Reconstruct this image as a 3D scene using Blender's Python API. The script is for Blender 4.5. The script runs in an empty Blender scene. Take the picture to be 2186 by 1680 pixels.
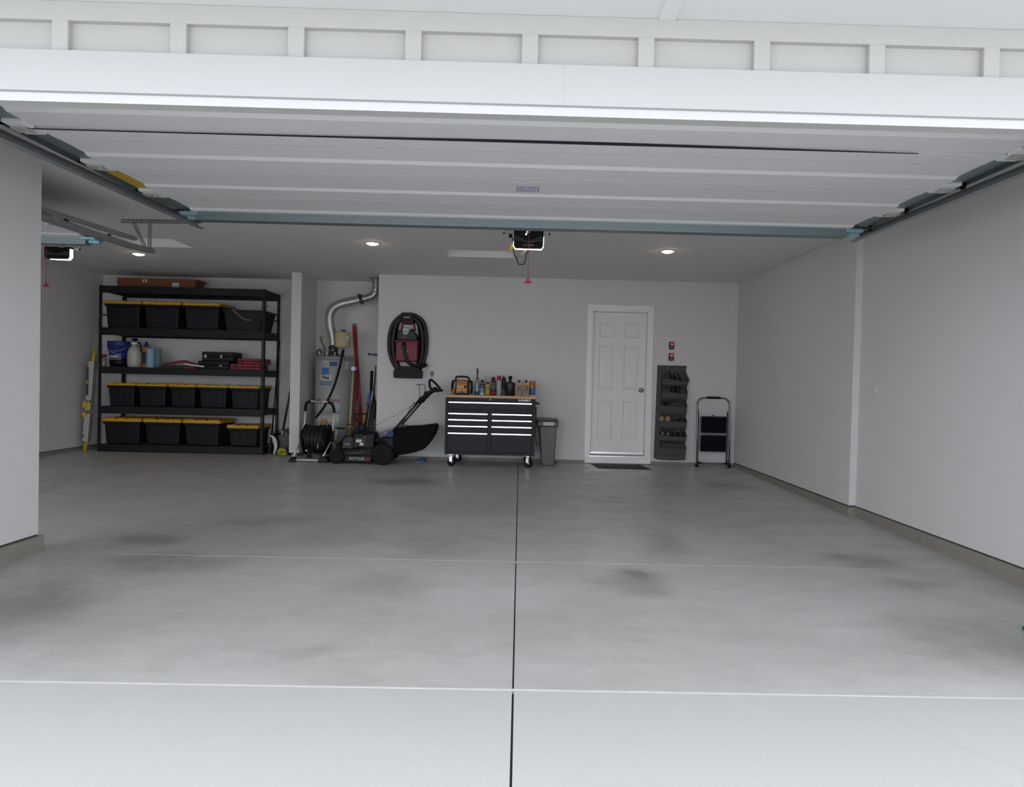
import bpy, bmesh, math, random
from mathutils import Vector, Matrix
random.seed(7)
C = bpy.context.scene.collection
PI = math.pi

# ------------------------------------------------------------------ camera
W, H = 2186.0, 1680.0
FPX, CX, CY = 1461.5, 1129.1, 844.16
YAW, PITCH, ROLL = .0134, .0187, .0232
CAMZ = 1.1228
cd = bpy.data.cameras.new('camera'); cam = bpy.data.objects.new('camera', cd); C.objects.link(cam)
cd.sensor_fit = 'HORIZONTAL'; cd.sensor_width = 36.0
cd.lens = FPX / W * 36.0
cd.shift_x = -(CX - W / 2) / W
cd.shift_y = (CY - H / 2) / W
cd.clip_start = .05; cd.clip_end = 200
fw = Vector((math.sin(YAW) * math.cos(PITCH), math.cos(YAW) * math.cos(PITCH), -math.sin(PITCH)))
rt = Vector((math.cos(YAW), -math.sin(YAW), 0)); up = rt.cross(fw)
c_, s_ = math.cos(ROLL), math.sin(ROLL)
rt2 = rt * c_ + up * s_; up2 = up * c_ - rt * s_
M3 = Matrix((rt2, up2, -fw)).transposed()
cam.matrix_world = Matrix.Translation((0, 0, CAMZ)) @ M3.to_4x4()
bpy.context.scene.camera = cam

# ------------------------------------------------------------------ world, exposure
sc = bpy.context.scene
sc.view_settings.view_transform = 'Standard'
sc.view_settings.look = 'None'
sc.view_settings.gamma = 1.0
sc.view_settings.use_curve_mapping = False
sc.view_settings.exposure = 0.0
wd = bpy.data.worlds.new('overcast_sky'); sc.world = wd; wd.use_nodes = True
nt = wd.node_tree; nt.nodes.clear()
wo = nt.nodes.new('ShaderNodeOutputWorld'); bg = nt.nodes.new('ShaderNodeBackground')
tc = nt.nodes.new('ShaderNodeTexCoord'); sx = nt.nodes.new('ShaderNodeSeparateXYZ'); rp = nt.nodes.new('ShaderNodeValToRGB')
nt.links.new(tc.outputs['Generated'], sx.inputs[0]); nt.links.new(sx.outputs['Z'], rp.inputs[0])
rp.color_ramp.elements[0].position = 0.0; rp.color_ramp.elements[0].color = (.93, .965, 1.03, 1)
rp.color_ramp.elements[1].position = .9; rp.color_ramp.elements[1].color = (.93, .965, 1.03, 1)
nt.links.new(rp.outputs[0], bg.inputs[0]); nt.links.new(bg.outputs[0], wo.inputs[0])
bg.inputs[1].default_value = 4.1

# ------------------------------------------------------------------ materials
MATS = {}
def mat(name, col, rough=.6, metal=0.0, var=.06, nscale=8.0, bump=0.0, bscale=60.0, emit=None, estr=0.0, alpha=1.0, trans=0.0, coat=0.0, spec=.5):
    if name in MATS: return MATS[name]
    m = bpy.data.materials.new(name); m.use_nodes = True
    n = m.node_tree.nodes; l = m.node_tree.links; p = n['Principled BSDF']
    p.inputs['Roughness'].default_value = rough; p.inputs['Metallic'].default_value = metal
    p.inputs['Specular IOR Level'].default_value = spec
    t = n.new('ShaderNodeTexCoord'); nz = n.new('ShaderNodeTexNoise'); nz.inputs['Scale'].default_value = nscale; nz.inputs['Detail'].default_value = 4
    l.new(t.outputs['Object'], nz.inputs['Vector'])
    mx = n.new('ShaderNodeMix'); mx.data_type = 'RGBA'
    a = [max(0, c * (1 - var)) for c in col]; b = [min(1, c * (1 + var)) for c in col]
    mx.inputs[6].default_value = (*a, 1); mx.inputs[7].default_value = (*b, 1)
    l.new(nz.outputs['Fac'], mx.inputs[0]); l.new(mx.outputs[2], p.inputs['Base Color'])
    if bump:
        n2 = n.new('ShaderNodeTexNoise'); n2.inputs['Scale'].default_value = bscale; n2.inputs['Detail'].default_value = 3
        l.new(t.outputs['Object'], n2.inputs['Vector'])
        bp = n.new('ShaderNodeBump'); bp.inputs['Strength'].default_value = bump; bp.inputs['Distance'].default_value = .01
        l.new(n2.outputs['Fac'], bp.inputs['Height']); l.new(bp.outputs[0], p.inputs['Normal'])
    if emit:
        p.inputs['Emission Color'].default_value = (*emit, 1); p.inputs['Emission Strength'].default_value = estr
    if alpha < 1: p.inputs['Alpha'].default_value = alpha
    if trans: p.inputs['Transmission Weight'].default_value = trans
    if coat: p.inputs['Coat Weight'].default_value = coat
    MATS[name] = m; return m

wall_m = mat('wall_paint', (.665, .655, .65), .85, bump=.13, bscale=90, var=.02, spec=.2)
ceil_m = mat('ceiling_paint', (.77, .755, .745), .9, bump=.3, bscale=80, var=.02, spec=.2)
white_m = mat('white_trim_paint', (.86, .855, .84), .45, var=.02)
doorp_m = mat('door_paint', (.80, .79, .775), .5, var=.015)
siding_m = mat('siding_paint', (.44, .437, .415), .75, var=.03, bump=.15, bscale=120)
header_m = mat('header_trim_paint', (.44, .435, .435), .5, var=.015, bump=.08, bscale=60)
seal_m = mat('white_vinyl_seal', (.50, .50, .50), .4, var=.01)
steel_w = mat('white_door_steel', (.69, .69, .69), .5, var=.02, bump=.12, bscale=300)
galv = mat('galvanised_steel', (.24, .29, .30), .42, .75, var=.15, nscale=30)
galv_b = mat('zinc_plate', (.33, .50, .55), .4, .5, var=.2, nscale=40)
track_m = mat('track_steel', (.30, .31, .32), .5, .7, var=.15, nscale=15)
black_m = mat('black_plastic', (.006, .006, .008), .45, var=.1, spec=.25)
blackm_m = mat('black_metal', (.009, .009, .012), .5, var=.1, spec=.25)
rubber_m = mat('black_rubber', (.007, .007, .007), .75, var=.15, nscale=20, spec=.25)
tote_m = mat('tote_black', (.007, .007, .009), .5, var=.1, spec=.25)
lid_m = mat('tote_yellow', (.52, .29, .012), .5, var=.06)
cream_m = mat('cream_plastic', (.48, .40, .22), .5)
chrome_m = mat('brushed_aluminium', (.80, .80, .80), .3, .85, var=.05, nscale=40)
alu_m = mat('aluminium', (.55, .55, .52), .4, .6, var=.06)
steelpaint_m = mat('grey_steel_paint', (.30, .30, .33), .35, .6)
red_m = mat('red_plastic', (.22, .008, .018), .45)
redl_m = mat('red_paint', (.26, .012, .012), .5)
orange_m = mat('orange_plastic', (.50, .17, .015), .5)
yellow_m = mat('yellow_plastic', (.50, .32, .03), .5)
blue_m = mat('blue_plastic', (.012, .030, .16), .45)
blueb_m = mat('blue_plastic_bright', (.02, .09, .45), .4)
whitep_m = mat('white_plastic', (.62, .62, .60), .45, var=.03)
ctn_m = mat('cardboard', (.20, .075, .035), .85, var=.1, nscale=14)
label_m = mat('paper_label', (.62, .62, .60), .7, var=.05, nscale=80)
wood_m = mat('wood_top', (.52, .34, .19), .5, var=.2, nscale=6)
brownwood_m = mat('brown_wood', (.11, .055, .03), .7, var=.25, nscale=12)
chest_m = mat('black_chest_paint', (.010, .0095, .014), .5, var=.08, spec=.3)
cangrey_m = mat('grey_bin_plastic', (.125, .12, .12), .4, .2, var=.05)
heater_m = mat('heater_grey', (.30, .305, .29), .4, var=.04)
fabric_m = mat('grey_felt', (.078, .077, .073), .95, var=.15, nscale=20, bump=.3, bscale=200)
fabricd_m = mat('dark_felt', (.035, .035, .035), .95, var=.15, nscale=20, bump=.3, bscale=200)
curb_m = mat('curb_concrete', (.25, .235, .205), .9, var=.18, nscale=9, bump=.4, bscale=40)
white_text = mat('white_print', (.78, .78, .80), .6, var=.01)
silver_text = mat('silver_print', (.40, .40, .40), .5, var=.01)
red_text = mat('red_print', (.30, .01, .05), .6, var=.01)
dark_text = mat('dark_print', (.03, .03, .05), .6, var=.01)
copper_m = mat('copper', (.45, .18, .10), .4, .8)
led_m = mat('lamp_diffuser', (.9, .9, .9), .5, emit=(1, .76, .52), estr=50)
opled_m = mat('opener_lens', (.9, .9, .9), .5, emit=(1, .95, .88), estr=5)
opled2_m = mat('opener_lens_bright', (.9, .9, .9), .5, emit=(1, .95, .90), estr=6)
redscr_m = mat('red_screen', (.3, .01, .02), .4, emit=(1, .08, .10), estr=.32)

def concrete(name, base, dark, stains_and_tone, streak=1.0, rough=.42, grain=1.0):
    m = bpy.data.materials.new(name); m.use_nodes = True
    n = m.node_tree.nodes; l = m.node_tree.links; p = n['Principled BSDF']
    t = n.new('ShaderNodeNewGeometry')
    def noise(scale, vec, detail=5, rgh=.6, sc3=None):
        z = n.new('ShaderNodeTexNoise'); z.inputs['Scale'].default_value = scale; z.inputs['Detail'].default_value = detail; z.inputs['Roughness'].default_value = rgh
        if sc3:
            mp = n.new('ShaderNodeMapping'); mp.inputs['Scale'].default_value = sc3; l.new(vec, mp.inputs['Vector']); l.new(mp.outputs[0], z.inputs['Vector'])
        else: l.new(vec, z.inputs['Vector'])
        return z.outputs['Fac']
    def ramp(inp, a, b, lo=0., hi=1.):
        r = n.new('ShaderNodeMapRange'); r.inputs[1].default_value = a; r.inputs[2].default_value = b; r.inputs[3].default_value = lo; r.inputs[4].default_value = hi
        r.interpolation_type = 'SMOOTHSTEP'; l.new(inp, r.inputs[0]); return r.outputs[0]
    def math2(op, a, b):
        q = n.new('ShaderNodeMath'); q.operation = op
        for i, v in enumerate((a, b)):
            if isinstance(v, (int, float)): q.inputs[i].default_value = v
            else: l.new(v, q.inputs[i])
        return q.outputs[0]
    P = t.outputs['Position']
    big = ramp(noise(.55, P, 4, .62, (1, 1.3, 1)), .36, .68)
    med = ramp(noise(2.2, P, 6, .65, (1, 1.4, 1)), .38, .66)
    swirl = ramp(noise(5.5, P, 6, .7, (1.0, 3.2, 1)), .35, .70)
    fine = noise(120, P, 3, .6)
    f = math2('ADD', math2('MULTIPLY', big, .17), math2('MULTIPLY', med, .15))
    f = math2('ADD', f, math2('MULTIPLY', swirl, .12 * streak))
    # stains plus one broad front tone, each in its own place
    wob = n.new('ShaderNodeTexNoise'); wob.inputs['Scale'].default_value = 2.5; wob.inputs['Detail'].default_value = 4; l.new(P, wob.inputs['Vector'])
    vm = n.new('ShaderNodeVectorMath'); vm.operation = 'MULTIPLY_ADD'; l.new(wob.outputs['Color'], vm.inputs[0]); vm.inputs[1].default_value = (.5, .5, 0); l.new(P, vm.inputs[2])
    acc = None
    for (x, y, rx, ry, k) in stains_and_tone:
        mp = n.new('ShaderNodeMapping'); mp.vector_type = 'POINT'
        mp.inputs['Location'].default_value = (-(x + .25) / rx, -(y + .25) / ry, 0); mp.inputs['Scale'].default_value = (1 / rx, 1 / ry, 0)
        l.new(vm.outputs[0], mp.inputs['Vector'])
        ln = n.new('ShaderNodeVectorMath'); ln.operation = 'LENGTH'; l.new(mp.outputs[0], ln.inputs[0])
        v = math2('MULTIPLY', ramp(ln.outputs['Value'], 1.1, .25), k * 1.6)
        acc = v if acc is None else math2('ADD', acc, v)
    if acc is not None: f = math2('ADD', f, acc)
    mx = n.new('ShaderNodeMix'); mx.data_type = 'RGBA'; mx.inputs[6].default_value = (*base, 1); mx.inputs[7].default_value = (*dark, 1)
    cl = n.new('ShaderNodeClamp'); l.new(f, cl.inputs[0]); l.new(cl.outputs[0], mx.inputs[0])
    m2 = n.new('ShaderNodeMix'); m2.data_type = 'RGBA'; m2.blend_type = 'MULTIPLY'; m2.inputs[0].default_value = 1
    fr = ramp(fine, .25, .75, 1 - .07 * grain, 1 + .06 * grain)
    cb = n.new('ShaderNodeCombineColor'); [l.new(fr, cb.inputs[i]) for i in range(3)]
    l.new(mx.outputs[2], m2.inputs[6]); l.new(cb.outputs[0], m2.inputs[7]); l.new(m2.outputs[2], p.inputs['Base Color'])
    l.new(ramp(med, 0, 1, rough, rough + .14), p.inputs['Roughness'])
    bp = n.new('ShaderNodeBump'); bp.inputs['Strength'].default_value = .10; bp.inputs['Distance'].default_value = .004
    l.new(noise(35, P, 5), bp.inputs['Height']); l.new(bp.outputs[0], p.inputs['Normal'])
    p.inputs['Specular IOR Level'].default_value = .45
    return m
STAINS_AND_TONE = [(-1.25, 7.7, .55, .35, .45), (2.45, 7.9, .45, .3, .35), (-.3, 6.2, .8, .4, .12), (.75, 4.1, .32, .30, .30), (.72, 4.25, .16, .12, .30),
          (2.45, 4.75, .35, .28, .35), (2.45, 4.2, .3, .2, .30), (-2.2, 4.35, .5, .28, .30), (-2.6, 4.85, .35, .25, .35), (-.75, 3.95, .4, .35, .22),
          (-2.0, 5.6, .6, .3, .22), (1.1, 5.1, .25, .6, .22), (-1.4, 5.0, .4, .3, .15), (2.4, 3.3, .7, .5, .20), (-2.6, 3.6, .4, .5, .18), (1.0, 6.9, .7, .3, .15), (-.9, 3.0, .2, .15, .12), (0, 2.95, 3.6, 1.0, .24), (-2.5, 3.4, .5, .5, .15), (-.6, 4.9, .35, .5, .15)]  # includes one broad soft patch, darker across the front of the floor
floor_m = concrete('troweled_concrete', (.525, .52, .512), (.26, .256, .247), STAINS_AND_TONE, rough=.33)
drive_m = concrete('driveway_concrete', (.40, .398, .392), (.35, .347, .341), [], .6, .62, .35)
joint_m = mat('joint_dark', (.035, .033, .035), .9)  # dark base colour that shows in the slab joints
jointl_m = mat('joint_dust', (.50, .50, .48), .9)
sill_m = mat('sill_strip', (.44, .44, .41), .7, var=.12, nscale=25)

# ------------------------------------------------------------------ mesh helpers
WL = {}
def setp(o, label=None, cat=None, group=None, kind=None):
    if label: o['label'] = label
    if cat: o['category'] = cat
    if group: o['group'] = group
    if kind: o['kind'] = kind
    return o
def thing(name, label, cat, loc, group=None):
    o = bpy.data.objects.new(name, None); C.objects.link(o); o.location = loc; o.empty_display_size = .1
    WL[o.name] = Vector(loc); return setp(o, label, cat, group)
class MB:
    def __init__(s): s.v = []; s.f = []; s.sm = []
    def add(s, vs, fs, smooth=False):
        b = len(s.v); s.v += [Vector(v) for v in vs]; s.f += [[i + b for i in f] for f in fs]; s.sm += [smooth] * len(fs); return s
    def box(s, x0, x1, y0, y1, z0, z1, R=None, piv=None):
        vs = [Vector((x, y, z)) for x in (x0, x1) for y in (y0, y1) for z in (z0, z1)]
        if R is not None:
            pv = Vector(piv) if piv else Vector(((x0 + x1) / 2, (y0 + y1) / 2, (z0 + z1) / 2)); vs = [R @ (v - pv) + pv for v in vs]
        return s.add(vs, [(0, 1, 3, 2), (4, 6, 7, 5), (0, 4, 5, 1), (2, 3, 7, 6), (0, 2, 6, 4), (1, 5, 7, 3)])
    def hexa(s, b, t):  # bottom 4 pts ccw, top 4 pts ccw
        return s.add(list(b) + list(t), [(3, 2, 1, 0), (4, 5, 6, 7), (0, 1, 5, 4), (1, 2, 6, 5), (2, 3, 7, 6), (3, 0, 4, 7)])
    def frust(s, x0, x1, y0, y1, z0, X0, X1, Y0, Y1, z1):
        return s.hexa([(x0, y0, z0), (x1, y0, z0), (x1, y1, z0), (x0, y1, z0)], [(X0, Y0, z1), (X1, Y0, z1), (X1, Y1, z1), (X0, Y1, z1)])
    def prism(s, pts, axis, a, b, smooth=False):  # closed polygon in the plane normal to axis
        def mk(u, v, w): return {'x': (w, u, v), 'y': (u, w, v), 'z': (u, v, w)}[axis]
        n = len(pts); vs = [mk(u, v, a) for u, v in pts] + [mk(u, v, b) for u, v in pts]
        fs = [[i, (i + 1) % n, n + (i + 1) % n, n + i] for i in range(n)]
        s.add(vs, fs, smooth); k = len(s.v) - 2 * n
        s.f += [list(range(k + n - 1, k - 1, -1)), list(range(k + n, k + 2 * n))]; s.sm += [False, False]; return s
    def tube(s, pts, r, n=8, closed=False, caps=True, rf=None):
        P = [Vector(p) for p in pts]; m = len(P); rings = []
        up0 = None
        for i, p in enumerate(P):
            if closed: d = (P[(i + 1) % m] - P[i - 1]).normalized()
            else: d = (P[min(i + 1, m - 1)] - P[max(i - 1, 0)]).normalized()
            if up0 is None:
                u = Vector((0, 0, 1)) if abs(d.z) < .9 else Vector((0, 1, 0))
                u = (u - d * u.dot(d)).normalized()
            else:
                u = (up0 - d * up0.dot(d)).normalized()
            up0 = u; w = d.cross(u)
            rr = rf(i) if rf else (r[i] if isinstance(r, (list, tuple)) else r)
            rings.append([p + (u * math.cos(2 * PI * k / n) + w * math.sin(2 * PI * k / n)) * rr for k in range(n)])
        vs = [v for R in rings for v in R]; fs = []
        for i in range(m if closed else m - 1):
            j = (i + 1) % m
            for k in range(n): fs.append((i * n + k, i * n + (k + 1) % n, j * n + (k + 1) % n, j * n + k))
        s.add(vs, fs, True); b = len(s.v) - len(vs)
        if caps and not closed:
            s.f += [list(range(b + n - 1, b - 1, -1)), list(range(b + (m - 1) * n, b + m * n))]; s.sm += [False, False]
        return s
    def lathe(s, prof, c, axis='z', n=20, a0=0, a1=2 * PI, smooth=True, sx=1., sy=1.):  # prof: (r, h)
        full = abs(a1 - a0 - 2 * PI) < 1e-6; N = n if full else n + 1; vs = []
        for r, h in prof:
            for k in range(N):
                a = a0 + (a1 - a0) * k / n; u, v = r * math.cos(a) * sx, r * math.sin(a) * sy
                q = {'z': (u, v, h), 'y': (u, h, v), 'x': (h, u, v)}[axis]; vs.append(Vector(c) + Vector(q))
        fs = []
        for i in range(len(prof) - 1):
            for k in range(n):
                j = (k + 1) % N; fs.append((i * N + k, i * N + j, (i + 1) * N + j, (i + 1) * N + k))
        s.add(vs, fs, smooth); b = len(s.v) - len(vs)
        if full:
            if prof[0][0] > 1e-5: s.f.append(list(range(b + N - 1, b - 1, -1))); s.sm.append(False)
            if prof[-1][0] > 1e-5: s.f.append(list(range(b + (len(prof) - 1) * N, b + len(prof) * N))); s.sm.append(False)
        return s
    def xf(s, Mx):
        s.v = [Mx @ v for v in s.v]; return s
    def build(s, name, m, parent=None, bev=0.0, seg=1, kind=None, label=None, cat=None, group=None, noauto=False):
        off = Vector((0, 0, 0))
        if parent is not None: off = WL[parent.name]
        else:
            xs = [v.x for v in s.v]; ys = [v.y for v in s.v]; zs = [v.z for v in s.v]
            off = Vector(((min(xs) + max(xs)) / 2, (min(ys) + max(ys)) / 2, min(zs)))
        me = bpy.data.meshes.new(name); me.from_pydata([v - off for v in s.v], [], s.f)
        me.polygons.foreach_set('use_smooth', s.sm); me.materials.append(m)
        bm = bmesh.new(); bm.from_mesh(me); bmesh.ops.recalc_face_normals(bm, faces=bm.faces)
        if bev > 0:
            bmesh.ops.remove_doubles(bm, verts=bm.verts, dist=1e-6)
            es = [e for e in bm.edges if len(e.link_faces) == 2 and e.calc_face_angle(0) > .6]
            bmesh.ops.bevel(bm, geom=es, offset=bev, segments=seg, affect='EDGES', profile=.5, clamp_overlap=True)
        bm.to_mesh(me); bm.free()
        o = bpy.data.objects.new(name, me); C.objects.link(o)
        if parent is not None: o.parent = parent; WL[o.name] = off.copy()
        else: o.location = off; WL[o.name] = off.copy()
        return setp(o, label, cat, group, kind)
def spline(pts, n=8):
    P = [Vector(p) for p in pts]; out = []
    for i in range(len(P) - 1):
        p0 = P[max(i - 1, 0)]; p1 = P[i]; p2 = P[i + 1]; p3 = P[min(i + 2, len(P) - 1)]
        for k in range(n):
            t = k / n
            out.append(.5 * ((2 * p1) + (p2 - p0) * t + (2 * p0 - 5 * p1 + 4 * p2 - p3) * t * t + (3 * p1 - p0 - 3 * p2 + p3) * t ** 3))
    return out + [P[-1]]
def rrect(x0, x1, z0, z1, r, n=4):
    out = []
    for cx, cz, a in ((x1 - r, z1 - r, 0), (x0 + r, z1 - r, PI / 2), (x0 + r, z0 + r, PI), (x1 - r, z0 + r, 3 * PI / 2)):
        for k in range(n + 1): out.append((cx + r * math.cos(a + PI / 2 * k / n), cz + r * math.sin(a + PI / 2 * k / n)))
    return out
def text(name, body, size, loc, m, parent, wrap=None, align='CENTER', thick=.0006, xscale=1., shear=0., label=None, bold=0.0, lean=0.):
    cu = bpy.data.curves.new(name, 'FONT'); cu.body = body; cu.size = size; cu.align_x = align; cu.align_y = 'CENTER'; cu.shear = shear; cu.resolution_u = 2
    if bold: cu.offset = bold
    cu.extrude = thick
    to = bpy.data.objects.new(name + '_tmp', cu); C.objects.link(to)
    dg = bpy.context.evaluated_depsgraph_get(); me = bpy.data.meshes.new_from_object(to.evaluated_get(dg))
    bpy.data.objects.remove(to); bpy.data.curves.remove(cu)
    off = WL[parent.name]
    for v in me.vertices:
        x, y, z = v.co.x * xscale, v.co.y, v.co.z
        if wrap:   # wrap = (cx, cy, radius): bend round a vertical cylinder, facing -Y ; loc = (angle offset in metres, -, height)
            cx, cy, R = wrap; a = (x + loc[0]) / R
            w = Vector((cx + (R + z) * math.sin(a), cy - (R + z) * math.cos(a), loc[2] + y))
        else: w = Vector((loc[0] + x, loc[1] - z, loc[2] + y + lean * x))
        v.co = w - off
    me.materials.clear(); me.materials.append(m)
    o = bpy.data.objects.new(name, me); C.objects.link(o); o.parent = parent; WL[o.name] = off.copy()
    if label: o['label'] = label
    return o
def wrapped_patch(name, m, parent, cx, cy, R, a0, a1, z0, z1, n=8):
    mb = MB(); vs = []
    for k in range(n + 1):
        a = (a0 + (a1 - a0) * k / n) / R
        for z in (z0, z1): vs.append((cx + R * math.sin(a), cy - R * math.cos(a), z))
        for z in (z0, z1): vs.append((cx + (R - .002) * math.sin(a), cy - (R - .002) * math.cos(a), z))
    fs = []
    for k in range(n):
        a = k * 4; fs += [(a, a + 4, a + 5, a + 1), (a + 3, a + 7, a + 6, a + 2), (a + 1, a + 5, a + 7, a + 3), (a + 2, a + 6, a + 4, a)]
    mb.add(vs, fs, True); return mb.build(name, m, parent)
def fz(y): return .0117 * (min(y, 9.7) - 9.7)

# ================================================================== SETTING
YB, XR, XR2, XL, ZC, ZD = 9.70, 3.07, 3.13, -3.145, 2.60, .052
XW, YA = -6.33, 10.46
YJ = 2.66
# floor: base plus slabs
def slab(mb, x0, x1, y0, y1, t=.08):
    mb.hexa([(x0, y0, fz(y0) - t), (x1, y0, fz(y0) - t), (x1, y1, fz(y1) - t), (x0, y1, fz(y1) - t)], [(x0, y0, fz(y0)), (x1, y0, fz(y0)), (x1, y1, fz(y1)), (x0, y1, fz(y1))]); return mb
fl = slab(MB(), XW - .1, 3.35, YJ, 10.6, .3); fl.v = [Vector((v.x, v.y, v.z - .012)) for v in fl.v]
floor = fl.build('floor', joint_m, kind='structure')
for (x0, x1) in ((XW - .1, -3.0815), (-3.0785, -.0035), (.0035, 3.35)):
    for (y0, y1) in ((YJ + .012, 4.4985), (4.5015, 9.7), (9.7, 10.6)):
        slab(MB(), x0, x1, y0, y1, .07).build('concrete_slab', floor_m, floor)
MB().box(-2.6, 2.5, 4.4965, 4.5035, fz(4.5) - .01, fz(4.5) + .0006).build('joint_line', jointl_m, floor, label='pale dusty saw-cut line across the floor')
drv = slab(MB(), -9, 9, -12, YJ - .001, .3); drv.v = [Vector((v.x, v.y, v.z - .014)) for v in drv.v]
drive = drv.build('driveway', joint_m, kind='structure')
for (x0, x1) in ((-9, -.004), (.004, 9)):
    for (y0, y1) in ((-12, -.9), (-.89, YJ - .004)):
        slab(MB(), x0, x1, y0, y1, .07).build('concrete_slab', drive_m, drive)
cr = [(1.28, 2.615), (1.40, 2.47), (1.49, 2.36), (1.56, 2.25), (1.66, 2.15), (1.8, 2.0)]
for (a, b) in zip(cr, cr[1:]):
    pass
mb = MB(); w_ = .0009
for (a, b) in zip(cr, cr[1:]): mb.hexa([(a[0] - w_, a[1], fz(a[1]) - .002), (a[0] + w_, a[1], fz(a[1]) - .002), (b[0] + w_, b[1], fz(b[1]) - .002), (b[0] - w_, b[1], fz(b[1]) - .002)], [(a[0] - w_, a[1], fz(a[1]) + .0004), (a[0] + w_, a[1], fz(a[1]) + .0004), (b[0] + w_, b[1], fz(b[1]) + .0004), (b[0] - w_, b[1], fz(b[1]) + .0004)])
mb.build('hairline_crack', mat('crack', (.30, .30, .30), .9), drive)
mb = MB()
for k in range(2):
    y = YJ + k * .0065; mb.box(-2.6, 2.6, y - .0022, y + .0022, fz(YJ) - .02, fz(YJ) + .002)
mb.build('trim_1', sill_m, kind='structure')

# walls
MB().box(XL - .14, XL, 2.62, 4.53, ZD, ZC).build('wall_left', wall_m, kind='structure', bev=.004)
bk = MB()
bk.box(-2.02, .985, YB, 10.6, ZD - .01, ZC).box(1.82, XR + .2, YB, 10.6, ZD - .01, ZC).box(.985, 1.82, YB, 10.6, 2.16, ZC).box(.985, 1.82, YB + .08, 10.6, .06, 2.16)
bk.build('wall_back', wall_m, kind='structure')
MB().box(XW - .1, -2.0, YA, YA + .14, ZD, ZC).build('wall_alcove', wall_m, kind='structure')
MB().box(-3.25, -3.11, 9.72, YA, ZD, ZC).build('wall_divider', wall_m, kind='structure', bev=.004)
MB().box(XR, XR + .2, 6.28, YB + .05, ZD, ZC).build('wall_right', wall_m, kind='structure', bev=.004)
MB().box(XR2, XR2 + .14, 2.62, 6.30, ZD, ZC).build('wall_right', wall_m, kind='structure')
MB().box(XW - .14, XW, 3.4, YA + .1, ZD, ZC).build('wall_farleft', wall_m, kind='structure')
HA = (-.895, -.095, 7.76, 8.19); HB = (-4.60, -3.83, 7.55, 8.06)
ce = MB(); X0_, X1_ = XW - .1, XR2 + .2
for (ya, yb_, holes) in ((2.45, 7.55, ()), (7.55, 7.76, (HB,)), (7.76, 8.06, (HB, HA)), (8.06, 8.19, (HA,)), (8.19, YA + .1, ())):
    x = X0_
    for h_ in holes: ce.box(x, h_[0], ya, yb_, ZC, ZC + .12); x = h_[1]
    ce.box(x, X1_, ya, yb_, ZC, ZC + .12)
ce.build('ceiling', ceil_m, kind='structure')
# concrete curbs under the walls
def curb(name, pts):
    mb = MB()
    (x0, x1, y0, y1) = pts
    mb.hexa([(x0, y0, fz(y0) - .05), (x1, y0, fz(y0) - .05), (x1, y1, fz(y1) - .05), (x0, y1, fz(y1) - .05)], [(x0, y0, ZD - .010), (x1, y0, ZD - .010), (x1, y1, ZD - .010), (x0, y1, ZD - .010)])
    c = mb.build(name, curb_m, kind='structure', bev=.006, seg=2)
    MB().box(x0 + .032, x1 - .032, y0 + .032, y1 - .02, ZD - .03, ZD + .004).build('gap_backing', joint_m, c)  # added dark backing, closes the gap so daylight can't leak under the wall
curb('baseboard_left', (XL - .16, XL + .022, 2.64, 4.552))
curb('baseboard_right', (XR - .016, XR + .2, 6.25, 9.71))
curb('baseboard_right', (XR2 - .018, XR2 + .14, 2.64, 6.25))
curb('baseboard_back', (-2.03, .94, YB - .006, YB + .3)); curb('baseboard_back', (1.875, 3.06, YB - .006, YB + .3))
curb('baseboard_farleft', (XW - .14, XW + .012, 3.4, YA + .13))
curb('baseboard_alcove', (XW - .02, -2.03, YA - .008, YA + .13))
curb('baseboard_divider', (-3.215, -3.14, 9.725, YA - .02))
# front wall of the double bay (outside)
fr = MB().box(-3.3, -2.47, 2.45, 2.62, -.1, ZC + .3).box(2.47, 3.3, 2.45, 2.62, -.1, ZC + .3).box(-2.47, 2.47, 2.45, 2.535, 2.085, ZC + .3)
fr.build('wall_front', siding_m, kind='structure')
# header: trim board, vinyl seal, panels, battens, frieze, soffit
hd = thing('garage_header', 'white board and batten strip above the double garage opening', 'siding', (0, 2.41, 2.065))
hd['kind'] = 'structure'
del hd['category']; del hd['label']; hd.name = 'trim_2'; WL['trim_2'] = Vector((0, 2.41, 2.065))
MB().box(-2.75, 0.1294, 2.395, 2.45, 2.089, 2.229).build('header_board', header_m, hd, bev=.0006)
MB().box(.1295, 2.75, 2.395, 2.45, 2.089, 2.229).build('header_board', header_m, hd, bev=.0006)
MB().prism([(2.412, 2.0885), (2.45, 2.0885), (2.45, 2.085), (2.428, 2.062), (2.418, 2.060)], 'x', -2.47, 2.47).build('weather_seal', seal_m, hd)
for i in range(-7, 8):
    x = -.02 + .4064 * i
    MB().box(x, x + .0565, 2.408, 2.4305, 2.229, 2.345).build('batten', siding_m, hd, bev=.002)
    MB().box(x + .0285, x + .4064 + .0280, 2.430, 2.45, 2.229, 2.345).build('siding_panel', siding_m, hd)
MB().box(-3.3, 3.3, 2.405, 2.45, 2.336, 2.402).build('frieze_board', siding_m, hd, bev=.002)
sof = MB().box(-3.4, .480, 1.55, 2.45, 2.402, 2.45).box(.4805, 3.4, 1.55, 2.45, 2.402, 2.45).build('soffit', mat('soffit_paint', (.66, .66, .65), .8, var=.02), kind='structure')
MB().box(.455, .512, 1.55, 2.405, 2.397, 2.402).build('soffit_batten', MATS['soffit_paint'], sof, bev=.001)
MB().box(-3.4, 3.4, 1.50, 1.55, 2.36, 2.60).build('trim_3', white_m, kind='structure')
MB().box(-9, 9, 1.5, 11, 2.9, 3.0).build('roof', mat('roof_shingle', (.08, .08, .08), .9), kind='structure')
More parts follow.
